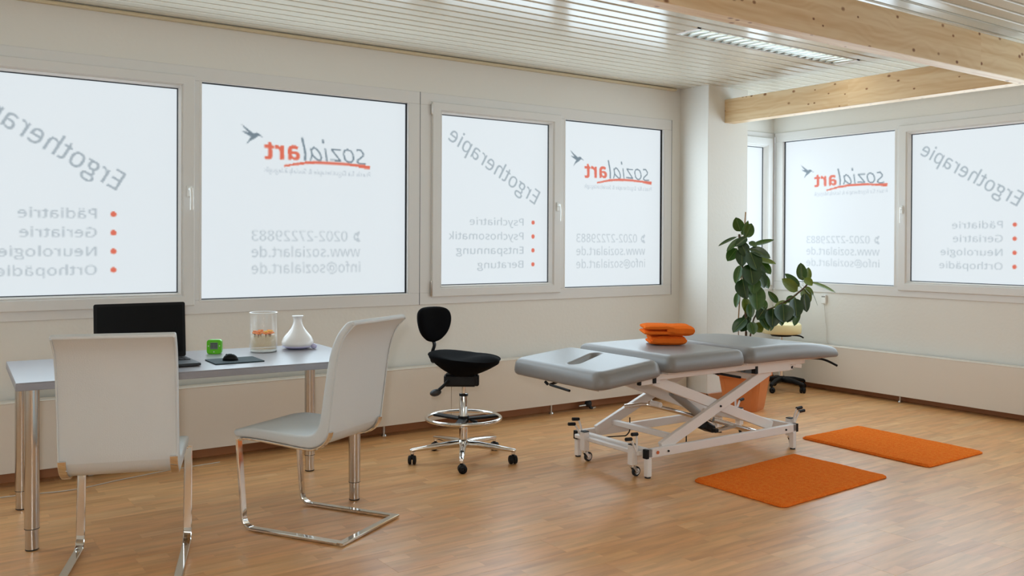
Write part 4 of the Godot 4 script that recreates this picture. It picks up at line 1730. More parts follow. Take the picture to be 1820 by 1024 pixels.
# twin-wheel furniture caster below a point
func caster(parent: Node, at: Vector3, turn: float, r: float, m: Material) -> void:
	var d := Vector3(cos(turn), 0, sin(turn))
	var ax := d.cross(Vector3.UP)
	var st := new_st()
	for s in [-1.0, 1.0]:
		var c: Vector3 = at + Vector3.UP * r + ax * s * 0.014 - d * 0.006
		var rings := []
		for q in [[-0.009, 0.6], [-0.009, 0.92], [-0.005, 1.0], [0.004, 1.0], [0.009, 0.86], [0.011, 0.5], [0.011, 0.05]]:
			rings.append(circle(c + ax * s * q[0], d, Vector3.UP, r * q[1], 18))
		loft(st, rings, true, 0)
	box(st, at + Vector3.UP * (r * 1.55) - d * 0.004, Vector3(0.032, r * 1.0, 0.030), 0.008, Basis(d, Vector3.UP, ax))
	cyl(st, at + Vector3.UP * (r * 1.9), at + Vector3.UP * (r * 2.4), 0.009, 0.009, 12)
	put(st, "caster", m, parent)

# ---------------------------------------------------------------- treatment table
# upholstered pad: grid over a rounded plan, soft upper edge; hollow(x, z) lowers the top; bend places it
func pad(st: SurfaceTool, size: Vector3, plan_r: float, edge: float, nu: int, nv: int, hollow: Callable, bend: Callable, uniform := false) -> void:
	var hx := size.x / 2
	var hz := size.z / 2
	var grid := []
	for i in nu + 1:
		var row := []
		var u := (2.0 * i / nu - 1.0) if uniform else -cos(PI * i / nu) * 0.6 + (2.0 * i / nu - 1.0) * 0.4
		for j in nv + 1:
			var v := (2.0 * j / nv - 1.0) if uniform else -cos(PI * j / nv) * 0.6 + (2.0 * j / nv - 1.0) * 0.4
			var p := Vector2(u * hx, v * hz)
			var q := p.abs() - Vector2(hx - plan_r, hz - plan_r)
			if q.x > 0.0 and q.y > 0.0:
				var c := q.normalized() * maxf(q.x, q.y)
				p = Vector2(signf(p.x) * (hx - plan_r + c.x), signf(p.y) * (hz - plan_r + c.y))
			q = p.abs() - Vector2(hx - plan_r, hz - plan_r)
			var sd := minf(maxf(q.x, q.y), 0.0) + Vector2(maxf(q.x, 0.0), maxf(q.y, 0.0)).length() - plan_r
			var k := clampf(1.0 + sd / edge, 0.0, 1.0)
			var y := size.y - edge * 0.9 * (1.0 - sqrt(maxf(0.0, 1.0 - k * k)))
			y -= hollow.call(p.x, p.y)
			row.append([p, y])
		grid.append(row)
	st.set_smooth_group(0)
	var at := func(i: int, j: int) -> Vector3:
		var g = grid[i][j]
		return bend.call(Vector3(g[0].x, g[1], g[0].y))
	for i in nu:
		for j in nv:
			quad(st, at.call(i, j), at.call(i + 1, j), at.call(i + 1, j + 1), at.call(i, j + 1), Vector3.UP)
	# skirt
	var rim := []
	for i in nu + 1:
		rim.append(grid[i][0])
	for j in range(1, nv + 1):
		rim.append(grid[nu][j])
	for i in range(nu - 1, -1, -1):
		rim.append(grid[i][nv])
	for j in range(nv - 1, 0, -1):
		rim.append(grid[0][j])
	var rings := []
	for l in [[1.0, 0.0], [0.55, -0.002], [0.22, 0.0], [0.05, 0.006], [0.0, 0.022]]:
		var ring := PackedVector3Array()
		for g in rim:
			var p: Vector2 = g[0]
			var q: Vector2 = p * (1.0 - l[1] / minf(hx, hz))
			ring.append(bend.call(Vector3(q.x, lerpf(0.0, g[1], l[0]), q.y)))
		rings.append(ring)
	var c0: Vector3 = bend.call(Vector3(0, size.y / 2, 0))
	st.set_smooth_group(0)
	for i in rings.size() - 1:
		for k in rings[0].size():
			var l: int = (k + 1) % rings[0].size()
			var mid: Vector3 = (rings[i][k] + rings[i + 1][l]) * 0.5
			quad(st, rings[i][k], rings[i][l], rings[i + 1][l], rings[i + 1][k], mid - c0)
	st.set_smooth_group(-1)
	var lowest: PackedVector3Array = rings[-1]
	var cb: Vector3 = bend.call(Vector3(0, 0, 0))
	for k in lowest.size():
		tri(st, cb, lowest[k], lowest[(k + 1) % lowest.size()], Vector3.DOWN)

func no_hollow(_x: float, _z: float) -> float:
	return 0.0

func build_treatment_table() -> void:
	var t := thing("treatment_table", "grey padded treatment table on a white scissor-lift frame", "treatment table", Vector3(-2.94, 0, 1.605))
	var st := new_st()
	# head rest with the breathing slot
	var slot := func(x: float, z: float) -> float:
		var a := Vector2(-0.115, 0.055)
		var b := Vector2(0.135, -0.055)
		var p := Vector2(x, z)
		var k := clampf((p - a).dot(b - a) / (b - a).length_squared(), 0.0, 1.0)
		var d := p.distance_to(a.lerp(b, k))
		return 0.046 * clampf(1.0 - smoothstep(0.012, 0.044, d), 0.0, 1.0)
	var head_turn := Basis(Vector3.BACK, 0.095)
	pad(st, Vector3(0.49, 0.098, 0.84), 0.080, 0.058, 64, 84, slot, func(p: Vector3) -> Vector3: return Vector3(-0.612, 0.592, 0) + head_turn * (p - Vector3(0.245, 0, 0)), true)
	put(st, "head_cushion", M.vinyl, t)
	st = new_st()
	pad(st, Vector3(0.642, 0.100, 0.84), 0.042, 0.052, 30, 36, no_hollow, func(p: Vector3) -> Vector3: return Vector3(-0.254, 0.602, 0) + p)
	put(st, "middle_cushion", M.vinyl, t)
	st = new_st()
	var foot := func(p: Vector3) -> Vector3:
		var f := clampf((p.x + 0.1) / 0.56, 0.0, 1.0)
		return Vector3(0.557, 0.606, 0) + Vector3(p.x, p.y * (1.0 - 0.42 * f * f * f) - 0.016 * f, p.z)
	pad(st, Vector3(0.916, 0.100, 0.84), 0.055, 0.056, 38, 36, no_hollow, foot)
	put(st, "foot_cushion", M.vinyl, t)
	# plates that close the cushions from below
	for q in [[-0.85, 0.560, 0.40, 0.70, 0.095], [-0.254, 0.596, 0.58, 0.74, 0.0], [0.53, 0.596, 0.80, 0.74, -0.012]]:
		st = new_st()
		box(st, Vector3(q[0], q[1], 0), Vector3(q[2], 0.012, q[3]), 0.002, Basis(Vector3.BACK, q[4]))
		put(st, "cushion_board", M.white_metal, t)
	# upper frame
	st = new_st()
	for s in [-1.0, 1.0]:
		span(st, Vector3(-0.60, 0.556, s * 0.31 - 0.015), Vector3(0.76, 0.592, s * 0.31 + 0.015), 0.003)
		span(st, Vector3(0.285, 0.522, s * 0.31 - 0.019), Vector3(0.605, 0.592, s * 0.31 + 0.019), 0.003)
		span(st, Vector3(-0.71, 0.535, s * 0.31 - 0.013), Vector3(-0.56, 0.572, s * 0.31 + 0.013), 0.003)
	span(st, Vector3(-0.58, 0.558, -0.31), Vector3(-0.55, 0.588, 0.31), 0.003)
	span(st, Vector3(0.07, 0.558, -0.31), Vector3(0.10, 0.588, 0.31), 0.003)
	span(st, Vector3(0.70, 0.558, -0.31), Vector3(0.73, 0.588, 0.31), 0.003)
	put(st, "upper_frame", M.white_metal, t)
	for s in [-1.0, 1.0]:
		for q in [[-0.722, -0.706, 0.536, 0.571, 0.012], [0.262, 0.288, 0.524, 0.572, 0.017], [-0.622, -0.594, 0.540, 0.592, 0.018]]:
			st = new_st()
			span(st, Vector3(q[0], q[2], s * 0.31 - q[4]), Vector3(q[1], q[3], s * 0.31 + q[4]), 0.002)
			put(st, "end_cap", M.black, t)
	# bracket at the foot end
	for s in [-1.0, 1.0]:
		st = new_st()
		bar(st, Vector3(0.61, 0.545, s * 0.30), Vector3(0.66, 0.530, s * 0.30), 0.01, 0.03, 0.002)
		bar(st, Vector3(0.64, 0.530, s * 0.30), Vector3(0.70, 0.556, s * 0.30), 0.01, 0.02, 0.002)
		bar(st, Vector3(0.68, 0.545, s * 0.30), Vector3(0.75, 0.535, s * 0.30), 0.012, 0.026, 0.002)
		put(st, "foot_bracket", M.white_metal, t)
	# scissor arms
	for s in [-1.0, 1.0]:
		st = new_st()
		bar(st, Vector3(-0.52, 0.155, s * 0.288), Vector3(0.44, 0.533, s * 0.288), 0.030, 0.062, 0.003)
		put(st, "scissor_arm", M.white_metal, t)
		st = new_st()
		bar(st, Vector3(-0.560, 0.548, s * 0.255), Vector3(0.50, 0.160, s * 0.255), 0.030, 0.062, 0.003)
		put(st, "scissor_arm", M.white_metal, t)
		for p in [Vector3(-0.536, 0.542, s * 0.268), Vector3(-0.03, 0.348, s * 0.302), Vector3(-0.50, 0.139, s * 0.328), Vector3(0.56, 0.139, s * 0.328)]:
			st = new_st()
			cyl(st, p, p + Vector3(0, 0, s * 0.008), 0.014 if p.y > 0.5 else 0.007, 0.012 if p.y > 0.5 else 0.006, 14)
			put(st, "pivot_cap", M.black, t)
	st = new_st()
	for q in [[-0.405, 0.178, 0.28], [0.345, 0.468, 0.28], [-0.515, 0.50, 0.25], [0.395, 0.178, 0.25]]:
		st = new_st()
		span(st, Vector3(q[0], q[1], -q[2]), Vector3(q[0] + 0.033, q[1] + 0.033, q[2]), 0.003)
		put(st, "cross_tube", M.white_metal, t)
	# lower frame
	st = new_st()
	for s in [-1.0, 1.0]:
		span(st, Vector3(-0.665, 0.113, s * 0.315 - 0.015), Vector3(0.675, 0.165, s * 0.315 + 0.015), 0.003)
	span(st, Vector3(-0.665, 0.118, -0.33), Vector3(-0.625, 0.165, 0.33), 0.003)
	span(st, Vector3(-0.700, 0.128, -0.29), Vector3(-0.668, 0.152, 0.29), 0.004)
	span(st, Vector3(0.635, 0.118, -0.33), Vector3(0.675, 0.165, 0.33), 0.003)
	put(st, "lower_frame", M.white_metal, t)
	for s in [-1.0, 1.0]:
		for x in [-0.663, 0.675]:
			st = new_st()
			span(st, Vector3(x - 0.011, 0.1125, s * 0.315 - 0.0165), Vector3(x + 0.011, 0.1655, s * 0.315 + 0.0165), 0.002)
			put(st, "rail_cap", M.black, t)
	st = new_st()
	cyl(st, Vector3(-0.585, 0.141, 0.329), Vector3(-0.585, 0.141, 0.334), 0.010, 0.010, 14)
	put(st, "orange_plug", M.orange_cap, t, "small orange plug in the rail")
	for sx in [-1.0, 1.0]:
		for s in [-1.0, 1.0]:
			st = new_st()
			span(st, Vector3(sx * 0.648 - 0.017, 0.008, s * 0.315 - 0.017), Vector3(sx * 0.648 + 0.017, 0.113, s * 0.315 + 0.017), 0.003)
			var leg := put(st, "leg", M.white_metal, t)
			st = new_st()
			cyl(st, Vector3(sx * 0.648, 0.0, s * 0.315), Vector3(sx * 0.648, 0.008, s * 0.315), 0.018, 0.016, 16)
			put(st, "rubber_foot", M.rubber, leg)
			# post with its caster, pedal rods and grips
			var px: float = sx * (0.702 if sx < 0 else 0.708)
			var pz: float = 0.245 if s > 0.0 else -0.185
			st = new_st()
			span(st, Vector3(px - 0.021, 0.070, pz - 0.021), Vector3(px + 0.021, 0.184, pz + 0.021), 0.003)
			var post := put(st, "caster_post", M.white_metal, t)
			st = new_st()
			span(st, Vector3(px - 0.020, 0.184, pz - 0.020), Vector3(px + 0.020, 0.190, pz + 0.020), 0.002)
			put(st, "post_cap", M.black, post)
			st = new_st()
			cyl(st, Vector3(px, 0.056, pz), Vector3(px, 0.072, pz), 0.013, 0.013, 14)
			for q in [-1.0, 1.0]:
				bar(st, Vector3(px, 0.062, pz + q * 0.0145), Vector3(px + 0.026, 0.026, pz + q * 0.0145), 0.018, 0.004, 0.001, Vector3.BACK)
			span(st, Vector3(px - 0.014, 0.056, pz - 0.015), Vector3(px + 0.014, 0.060, pz + 0.015), 0.001)
			put(st, "caster_fork", M.chrome, post)
			st = new_st()
			var c := Vector3(px + 0.028, 0.0285, pz)
			var rings := []
			for q in [[-0.009, 0.55], [-0.009, 0.9], [-0.006, 1.0], [0.006, 1.0], [0.009, 0.9], [0.009, 0.55]]:
				rings.append(circle(c + Vector3(0, 0, q[0]), Vector3.RIGHT, Vector3.UP, 0.0285 * q[1], 20))
			loft(st, rings, true, 0)
			put(st, "caster_wheel", M.rubber, post)
			st = new_st()
			cyl(st, c - Vector3(0, 0, 0.0105), c + Vector3(0, 0, 0.0105), 0.0185, 0.0185, 18)
			cyl(st, c - Vector3(0, 0, 0.019), c + Vector3(0, 0, 0.019), 0.006, 0.006, 10)
			put(st, "wheel_hub", M.brushed, post)
			st = new_st()
			var top := Vector3(px, 0.150, pz + s * 0.035)
			var end_a := top + Vector3(sx * 0.012, 0.105, s * 0.012)
			var end_b := top + Vector3(sx * 0.050, 0.080, s * 0.004)
			tube(st, smooth_path([top, top + Vector3(0, 0.05, 0), end_a]), 0.0065, 8, Vector3.BACK)
			put(st, "pedal_rod", M.white_metal, post)
			st = new_st()
			tube(st, smooth_path([top, top + Vector3(sx * 0.02, 0.035, 0), end_b]), 0.0065, 8, Vector3.BACK)
			put(st, "pedal_rod", M.white_metal, post)
			for e in [end_a, end_b]:
				st = new_st()
				tube(st, [e - Vector3(sx * 0.004, 0, 0), e + Vector3(sx * 0.042, 0.004, s * 0.006)], 0.0105, 10)
				put(st, "grip", M.black, post)
	# electric drive
	st = new_st()
	cyl(st, Vector3(-0.16, 0.405, 0.02), Vector3(0.135, 0.205, 0.02), 0.026, 0.026, 20)
	var drive := put(st, "lift_motor", M.motor, t)
	st = new_st()
	cyl(st, Vector3(-0.27, 0.478, 0.02), Vector3(-0.15, 0.398, 0.02), 0.012, 0.012, 14)
	cyl(st, Vector3(0.13, 0.207, 0.02), Vector3(0.22, 0.15, 0.02), 0.032, 0.028, 18)
	put(st, "push_rod", M.chrome, drive)
	st = new_st()
	box(st, Vector3(0.145, 0.155, 0.02), Vector3(0.10, 0.05, 0.09), 0.008, Basis(Vector3.BACK, -0.4))
	put(st, "motor_block", M.black, drive)
	st = new_st()
	cyl(st, Vector3(-0.30, 0.345, -0.02), Vector3(-0.30, 0.345, 0.06), 0.017, 0.017, 16)
	put(st, "roller", M.white_metal, t)
	# chrome pedal bars
	st = new_st()
	tube(st, fillet([Vector3(-0.34, 0.300, -0.22), Vector3(-0.27, 0.325, -0.10), Vector3(-0.14, 0.287, 0.0), Vector3(0.10, 0.215, 0.0)], 0.03), 0.014, 10)
	put(st, "linkage_bar", M.chrome, t)
	st = new_st()
	tube(st, [Vector3(0.13, 0.215, 0.10), Vector3(0.26, 0.170, 0.15), Vector3(0.44, 0.112, 0.20)], 0.017, 12)
	bar(st, Vector3(0.10, 0.158, 0.15), Vector3(0.29, 0.168, 0.15), 0.036, 0.020, 0.003)
	cyl(st, Vector3(0.14, 0.205, 0.03), Vector3(0.20, 0.190, 0.13), 0.010, 0.010, 10)
	var pedal := put(st, "foot_pedal", M.chrome, t)
	st = new_st()
	cyl(st, Vector3(0.436, 0.1135, 0.199), Vector3(0.457, 0.106, 0.204), 0.0190, 0.0190, 12)
	box(st, Vector3(0.090, 0.158, 0.15), Vector3(0.030, 0.024, 0.040), 0.003)
	put(st, "pedal_ends", M.black, pedal)
	# levers under the cushions
	st = new_st()
	tube(st, fillet([Vector3(-0.93, 0.560, -0.10), Vector3(-1.02, 0.530, -0.06), Vector3(-1.09, 0.528, -0.04), Vector3(-1.10, 0.520, 0.16)], 0.02), 0.0075, 8)
	tube(st, [Vector3(-1.095, 0.528, -0.045), Vector3(-1.10, 0.542, -0.065)], 0.0085, 8)
	put(st, "head_lever", M.black, t)
	st = new_st()
	tube(st, smooth_path([Vector3(0.72, 0.585, 0.30), Vector3(0.84, 0.584, 0.34), Vector3(0.90, 0.572, 0.38), Vector3(0.93, 0.540, 0.45)]), 0.0075, 8)
	put(st, "foot_lever", M.black, t)
	st = new_st()
	tube(st, [Vector3(-0.06, 0.552, 0.20), Vector3(0.20, 0.500, 0.26)], 0.008, 8)
	span(st, Vector3(0.02, 0.525, 0.21), Vector3(0.045, 0.56, 0.24), 0.003)
	put(st, "side_lever", M.black, t)
	# thin black safety bars along the lower frame
	for s in [-1.0, 1.0]:
		st = new_st()
		tube(st, fillet([Vector3(-0.47, 0.112, s * 0.25), Vector3(-0.30, 0.100, s * 0.25), Vector3(-0.27, 0.125, s * 0.25), Vector3(-0.27, 0.215, s * 0.25)], 0.015), 0.004, 6)
		put(st, "safety_bar", M.black, t)

# ---------------------------------------------------------------- towels
func towel_roll(st: SurfaceTool, half: float, long: float, layers: Array, seed_: int) -> void:
	# each layer: [y0, y1, x0, x1]; a soft flattened pad of terry with rounded ends
	var n := FastNoiseLite.new()
	n.seed = seed_
	n.frequency = 14.0
	for l in layers:
		var rings := []
		var steps := 12
		for k in steps + 1:
			var z: float = lerpf(-half, half, k / float(steps))
			var fin := sqrt(maxf(0.0, 1.0 - pow(absf(z) / half, 5.0)))
			var ring := PackedVector3Array()
			var cx: float = (l[2] + l[3]) / 2
			var cy: float = (l[0] + l[1]) / 2
			var hx: float = (l[3] - l[2]) / 2
			var hy: float = (l[1] - l[0]) / 2
			for j in 36:
				var a := TAU * j / 36.0
				var ex := pow(absf(cos(a)), 0.5 if hx > hy * 2.0 else 0.8) * signf(cos(a))
				var ey := pow(absf(sin(a)), 0.75) * signf(sin(a))
				var x: float = cx + ex * (hx - 0.002 + 0.004 * n.get_noise_2d(z, j * 0.02))
				var y: float = cy + ey * hy * lerpf(0.45, 1.0, fin)
				y += 0.004 * n.get_noise_2d(x * 1.2, z * 1.2 + l[0])
				ring.append(Vector3(x, maxf(y, 0.0005), z))
			rings.append(ring)
		loft(st, rings, true, 0)

func build_towels() -> void:
	var turn := -0.61
	var at := Vector3(-3.075, 0.702, 1.55)
	var t := thing("folded_towel", "small folded orange towel lying underneath on the grey table", "towel", at, turn, "orange towels on the treatment table")
	var st := new_st()
	towel_roll(st, 0.105, 0.2, [[0.0, 0.060, -0.112, 0.112]], 3)
	put(st, "folded_cloth", M.towel, t)
	st = new_st()
	towel_roll(st, 0.100, 0.2, [[0.006, 0.030, -0.124, -0.04], [0.030, 0.056, -0.118, -0.04]], 5)
	put(st, "folded_end", M.towel, t)
	t = thing("folded_towel", "larger folded orange towel lying on top of the other towel", "towel", at + Vector3(0.0, 0.0605, 0.0), turn, "orange towels on the treatment table")
	st = new_st()
	towel_roll(st, 0.115, 0.2, [[0.004, 0.034, -0.162, 0.03]], 7)
	put(st, "lower_fold", M.towel, t)
	st = new_st()
	towel_roll(st, 0.115, 0.2, [[0.034, 0.068, -0.160, 0.03]], 8)
	put(st, "upper_fold", M.towel, t)
	st = new_st()
	towel_roll(st, 0.115, 0.2, [[-0.002, 0.066, -0.02, 0.160]], 9)
	put(st, "rolled_end", M.towel, t)

# ---------------------------------------------------------------- floor mats
func floor_mat(label: String, corners: Array, seed_: int) -> void:
	var c := Vector2.ZERO
	for q in corners:
		c += q * 0.25
	var t := thing("bath_mat", label, "mat", Vector3(c.x, 0, c.y), 0.0, "orange mats on the floor")
	var n := FastNoiseLite.new()
	n.seed = seed_
	n.frequency = 30.0
	var st := new_st()
	var nu := 110
	var nv := 90
	var pts := []
	for i in nu + 1:
		var row := []
		for j in nv + 1:
			var u := i / float(nu)
			var v := j / float(nv)
			var cu := (u - 0.5) * 2.0
			var cv := (v - 0.5) * 2.0
			# slightly rounded corners
			var k := maxf(absf(cu), absf(cv))
			if absf(cu) > 0.93 and absf(cv) > 0.90:
				var q := Vector2((absf(cu) - 0.93) / 0.07, (absf(cv) - 0.90) / 0.10)
				var s := maxf(q.x, q.y) / maxf(q.length(), 1e-5)
				cu = signf(cu) * (0.93 + 0.07 * q.x * s)
				cv = signf(cv) * (0.90 + 0.10 * q.y * s)
			u = cu * 0.5 + 0.5
			v = cv * 0.5 + 0.5
			var p: Vector2 = (corners[0] as Vector2).lerp(corners[1], u).lerp((corners[3] as Vector2).lerp(corners[2], u), v) - c
			var wob := 0.004 * n.get_noise_2d(p.x * 0.2 + seed_, p.y * 0.2)
			p += Vector2(wob, -wob) * smoothstep(0.9, 1.0, k)
			var edge := clampf((1.0 - k) / 0.035, 0.0, 1.0)
			var y := 0.004 + 0.013 * sqrt(1.0 - (1.0 - edge) * (1.0 - edge)) + 0.0013 * n.get_noise_2d(p.x, p.y) + 0.002 * n.get_noise_2d(p.x * 0.12, p.y * 0.12)
			row.append(Vector3(p.x, y, p.y))
		pts.append(row)
	st.set_smooth_group(0)
	for i in nu:
		for j in nv:
			quad(st, pts[i][j], pts[i + 1][j], pts[i + 1][j + 1], pts[i][j + 1], Vector3.UP)
	put(st, "terry_pile", M.mat, t)
	st = new_st()
	var rim := []
	for i in nu + 1:
		rim.append(pts[i][0])
	for j in range(1, nv + 1):
		rim.append(pts[nu][j])
	for i in range(nu - 1, -1, -1):
		rim.append(pts[i][nv])
	for j in range(nv - 1, 0, -1):
		rim.append(pts[0][j])
	var path := []
	for p in rim:
		path.append(Vector3(p.x, 0.0052, p.z))
	tube(st, path, 0.005, 6, Vector3.UP, true)
	put(st, "hem", M.mat, t)

func build_mats() -> void:
	floor_mat("square orange terry mat on the floor before the treatment table", [Vector2(-3.427, 2.12), Vector2(-2.435, 2.045), Vector2(-2.43, 2.69), Vector2(-3.427, 2.743)], 4)
	floor_mat("long orange terry mat on the floor off the table's foot end", [Vector2(-1.983, 1.757), Vector2(-1.319, 1.747), Vector2(-1.366, 2.689), Vector2(-2.024, 2.699)], 12)

# ---------------------------------------------------------------- rubber plant
# leaf of real thickness: spoon-shaped blade with a fold along the rib
func leaf(parent: Node, from: Vector3, tip: Vector3, wide: float, facing: Vector3, m: Material, curl: float) -> void:
	var along := tip - from
	var long := along.length()
	var d := along / long
	var side := d.cross(facing).normalized()
	var nrm := side.cross(d).normalized()
	var st := new_st()
	var steps := 9
	var tops := []
	var bots := []
	for i in steps + 1:
		var f := i / float(steps)
		var w: float = wide * 0.5 * pow(sin(PI * pow(f, 0.86)), 0.62) if i > 0 and i < steps else 0.001
		var sag: float = curl * long * (f * f - f * 0.4)
		var c := from + along * f - nrm * sag
		var lift := w * 0.22
		tops.append([c - side * w + nrm * lift, c - side * w * 0.5 + nrm * lift * 0.3, c + nrm * 0.0, c + side * w * 0.5 + nrm * lift * 0.3, c + side * w + nrm * lift])
	for r in tops:
		var b := []
		for p in r:
			b.append(p - nrm * 0.0012)
		bots.append(b)
	st.set_smooth_group(0)
	for i in steps:
		for k in 4:
			quad(st, tops[i][k], tops[i + 1][k], tops[i + 1][k + 1], tops[i][k + 1], nrm)
	st.set_smooth_group(1)
	for i in steps:
		for k in 4:
			quad(st, bots[i][k], bots[i + 1][k], bots[i + 1][k + 1], bots[i][k + 1], -nrm)
	var o := put(st, "leaf", m, parent)
	st = new_st()
	var rib := []
	for i in range(0, steps):
		rib.append(tops[i][2] + nrm * 0.0006)
	tube(st, [from - d * 0.03] + rib, 0.0016, 5, nrm)
	put(st, "leaf_rib", M.leaf_rib, o)

func build_plant() -> void:
	var base := Vector3(-1.43, 0, 0.78)
	# planter
	var t := thing("flower_pot", "terracotta-coloured tapered flower pot behind the treatment table", "flower pot", base)
	var turn := Basis(Vector3.UP, 0.38)
	var st := new_st()
	var rings := []
	for q in [[0.130, 0.0], [0.133, 0.006], [0.150, 0.12], [0.170, 0.265], [0.172, 0.270], [0.186, 0.272], [0.190, 0.276], [0.193, 0.312], [0.190, 0.316], [0.178, 0.316], [0.172, 0.30], [0.166, 0.27], [0.160, 0.255]]:
		var o := rounded(q[0] * 2.0, q[0] * 2.0, q[0] * 0.42, 6)
		var ring := PackedVector3Array()
		for p in o:
			ring.append(turn * Vector3(p.x, q[1], p.y))
		rings.append(ring)
	st.set_smooth_group(0)
	for i in rings.size() - 1:
		for k in rings[0].size():
			var l: int = (k + 1) % rings[0].size()
			var mid: Vector3 = (rings[i][k] + rings[i + 1][l]) * 0.5
			var out := Vector3(mid.x, 0, mid.z) * (1.0 if i < 8 else -1.0)
			if i == 4 or i == 3:
				out = Vector3.DOWN
			if i == 8:
				out = Vector3.UP
			quad(st, rings[i][k], rings[i][l], rings[i + 1][l], rings[i + 1][k], out)
	st.set_smooth_group(-1)
	for k in rings[0].size():
		tri(st, Vector3.ZERO, rings[0][k], rings[0][(k + 1) % rings[0].size()], Vector3.DOWN)
	put(st, "pot_wall", M.pot, t)
	for c in 4:
		for k in 3:
			var a := PI / 4 + c * PI / 2 + (k - 1) * 0.17
			var r0 := 0.130 * 1.205
			var r1 := 0.168 * 1.205
			st = new_st()
			tube(st, [turn * Vector3(cos(a) * r0, 0.012, sin(a) * r0), turn * Vector3(cos(a) * r1, 0.262, sin(a) * r1)], 0.006, 6, Vector3.RIGHT)
			put(st, "corner_rib", M.pot, t)
	st = new_st()
	cyl(st, Vector3(0, 0.27, 0), Vector3(0, 0.302, 0), 0.150, 0.158, 24)
	put(st, "soil", M.soil, t)
	# the plant itself
	var p := thing("rubber_plant", "tall dark green rubber plant with a side branch, tied to a cane", "plant", base + Vector3(0, 0.303, 0))
	var right := Vector3(0.819, 0, 0.574)
	var near := Vector3(-0.574, 0, 0.819)
	var at := func(x: float, y: float, z: float) -> Vector3:
		return right * x + near * z + Vector3.UP * (y - 0.303)
	st = new_st()
	tube(st, smooth_path([at.call(0.0, 0.305, 0.0), at.call(0.01, 0.62, 0.0), at.call(-0.005, 0.95, 0.0), at.call(-0.03, 1.22, 0.0), at.call(-0.05, 1.42, 0.0)]), 0.010, 8)
	put(st, "trunk", M.stem, p)
	st = new_st()
	tube(st, smooth_path([at.call(0.02, 0.45, 0.02), at.call(0.07, 0.74, 0.02), at.call(0.16, 0.80, 0.03), at.call(0.25, 0.84, 0.03), at.call(0.36, 0.90, 0.03), at.call(0.45, 0.97, 0.03), at.call(0.50, 1.02, 0.03)]), 0.0065, 8)
	put(st, "branch", M.stem, p)
	st = new_st()
	tube(st, [at.call(-0.045, 0.305, 0.02), at.call(-0.06, 0.7, 0.02), at.call(-0.005, 1.60, 0.02)], 0.005, 8)
	put(st, "support_cane", M.cane, p)
	# leaves: base x, y, tip x, y, depth of base and tip, width, how it faces (right, up, near), kind, curl
	var pal := [M.leaf_dark, M.leaf_mid, M.leaf_olive]
	for q in LEAVES:
		leaf(p, at.call(q[0], q[1], q[4]), at.call(q[2], q[3], q[5]), q[6], (right * q[7] + Vector3.UP * q[8] + near * q[9]).normalized(), pal[q[10]], q[11])

# ---------------------------------------------------------------- cream rolling stool in the corner
func build_round_stool() -> void:
	var t := thing("round_stool", "round cream rolling stool with black star base in the corner behind the plant", "stool", Vector3(-0.40, 0, 0.33))
	var st := new_st()
	lathe(st, [Vector2(0.0, 0.520), Vector2(0.168, 0.520), Vector2(0.175, 0.526), Vector2(0.177, 0.56), Vector2(0.176, 0.600), Vector2(0.166, 0.614), Vector2(0.12, 0.618), Vector2(0.0, 0.620)], Vector3.ZERO, 40)
	put(st, "round_seat", M.cream_vinyl, t)
	st = new_st()
	cyl(st, Vector3(0, 0.495, 0), Vector3(0, 0.52, 0), 0.09, 0.11, 24)
	tube(st, smooth_path([Vector3(0.02, 0.505, 0.03), Vector3(0.09, 0.502, 0.12), Vector3(0.11, 0.485, 0.16)]), 0.007, 8)
	put(st, "seat_plate", M.black, t)
	st = new_st()
	cyl(st, Vector3(0, 0.10, 0), Vector3(0, 0.30, 0), 0.024, 0.024, 20)
	cyl(st, Vector3(0, 0.30, 0), Vector3(0, 0.50, 0), 0.014, 0.014, 16)
	put(st, "column", M.chrome, t)
	st = new_st()
	lathe(st, [Vector2(0.0, 0.075), Vector2(0.035, 0.075), Vector2(0.038, 0.12), Vector2(0.026, 0.13)], Vector3.ZERO, 20)
	for k in 5:
		var a := deg_to_rad(18.0 + 72.0 * k)
		var d := Vector3(cos(a), 0, sin(a))
		var side := d.cross(Vector3.UP)
		var rings := []
		for q in [[0.02, 0.10, 0.022, 0.024], [0.14, 0.095, 0.019, 0.019], [0.235, 0.080, 0.017, 0.013], [0.25, 0.07, 0.014, 0.012]]:
			var c: Vector3 = d * q[0] + Vector3.UP * q[1]
			rings.append(PackedVector3Array([c - side * q[2] - Vector3.UP * q[3], c + side * q[2] - Vector3.UP * q[3], c + side * q[2] + Vector3.UP * q[3] * 0.6, c + side * q[2] * 0.6 + Vector3.UP * q[3], c - side * q[2] * 0.6 + Vector3.UP * q[3], c - side * q[2] + Vector3.UP * q[3] * 0.6]))
		loft(st, rings, true, 0)
	put(st, "star_base", M.black, t)
	for k in 5:
		var a := deg_to_rad(18.0 + 72.0 * k)
		caster(t, Vector3(cos(a), 0, sin(a)) * 0.236, a + 1.2, 0.026, M.black)

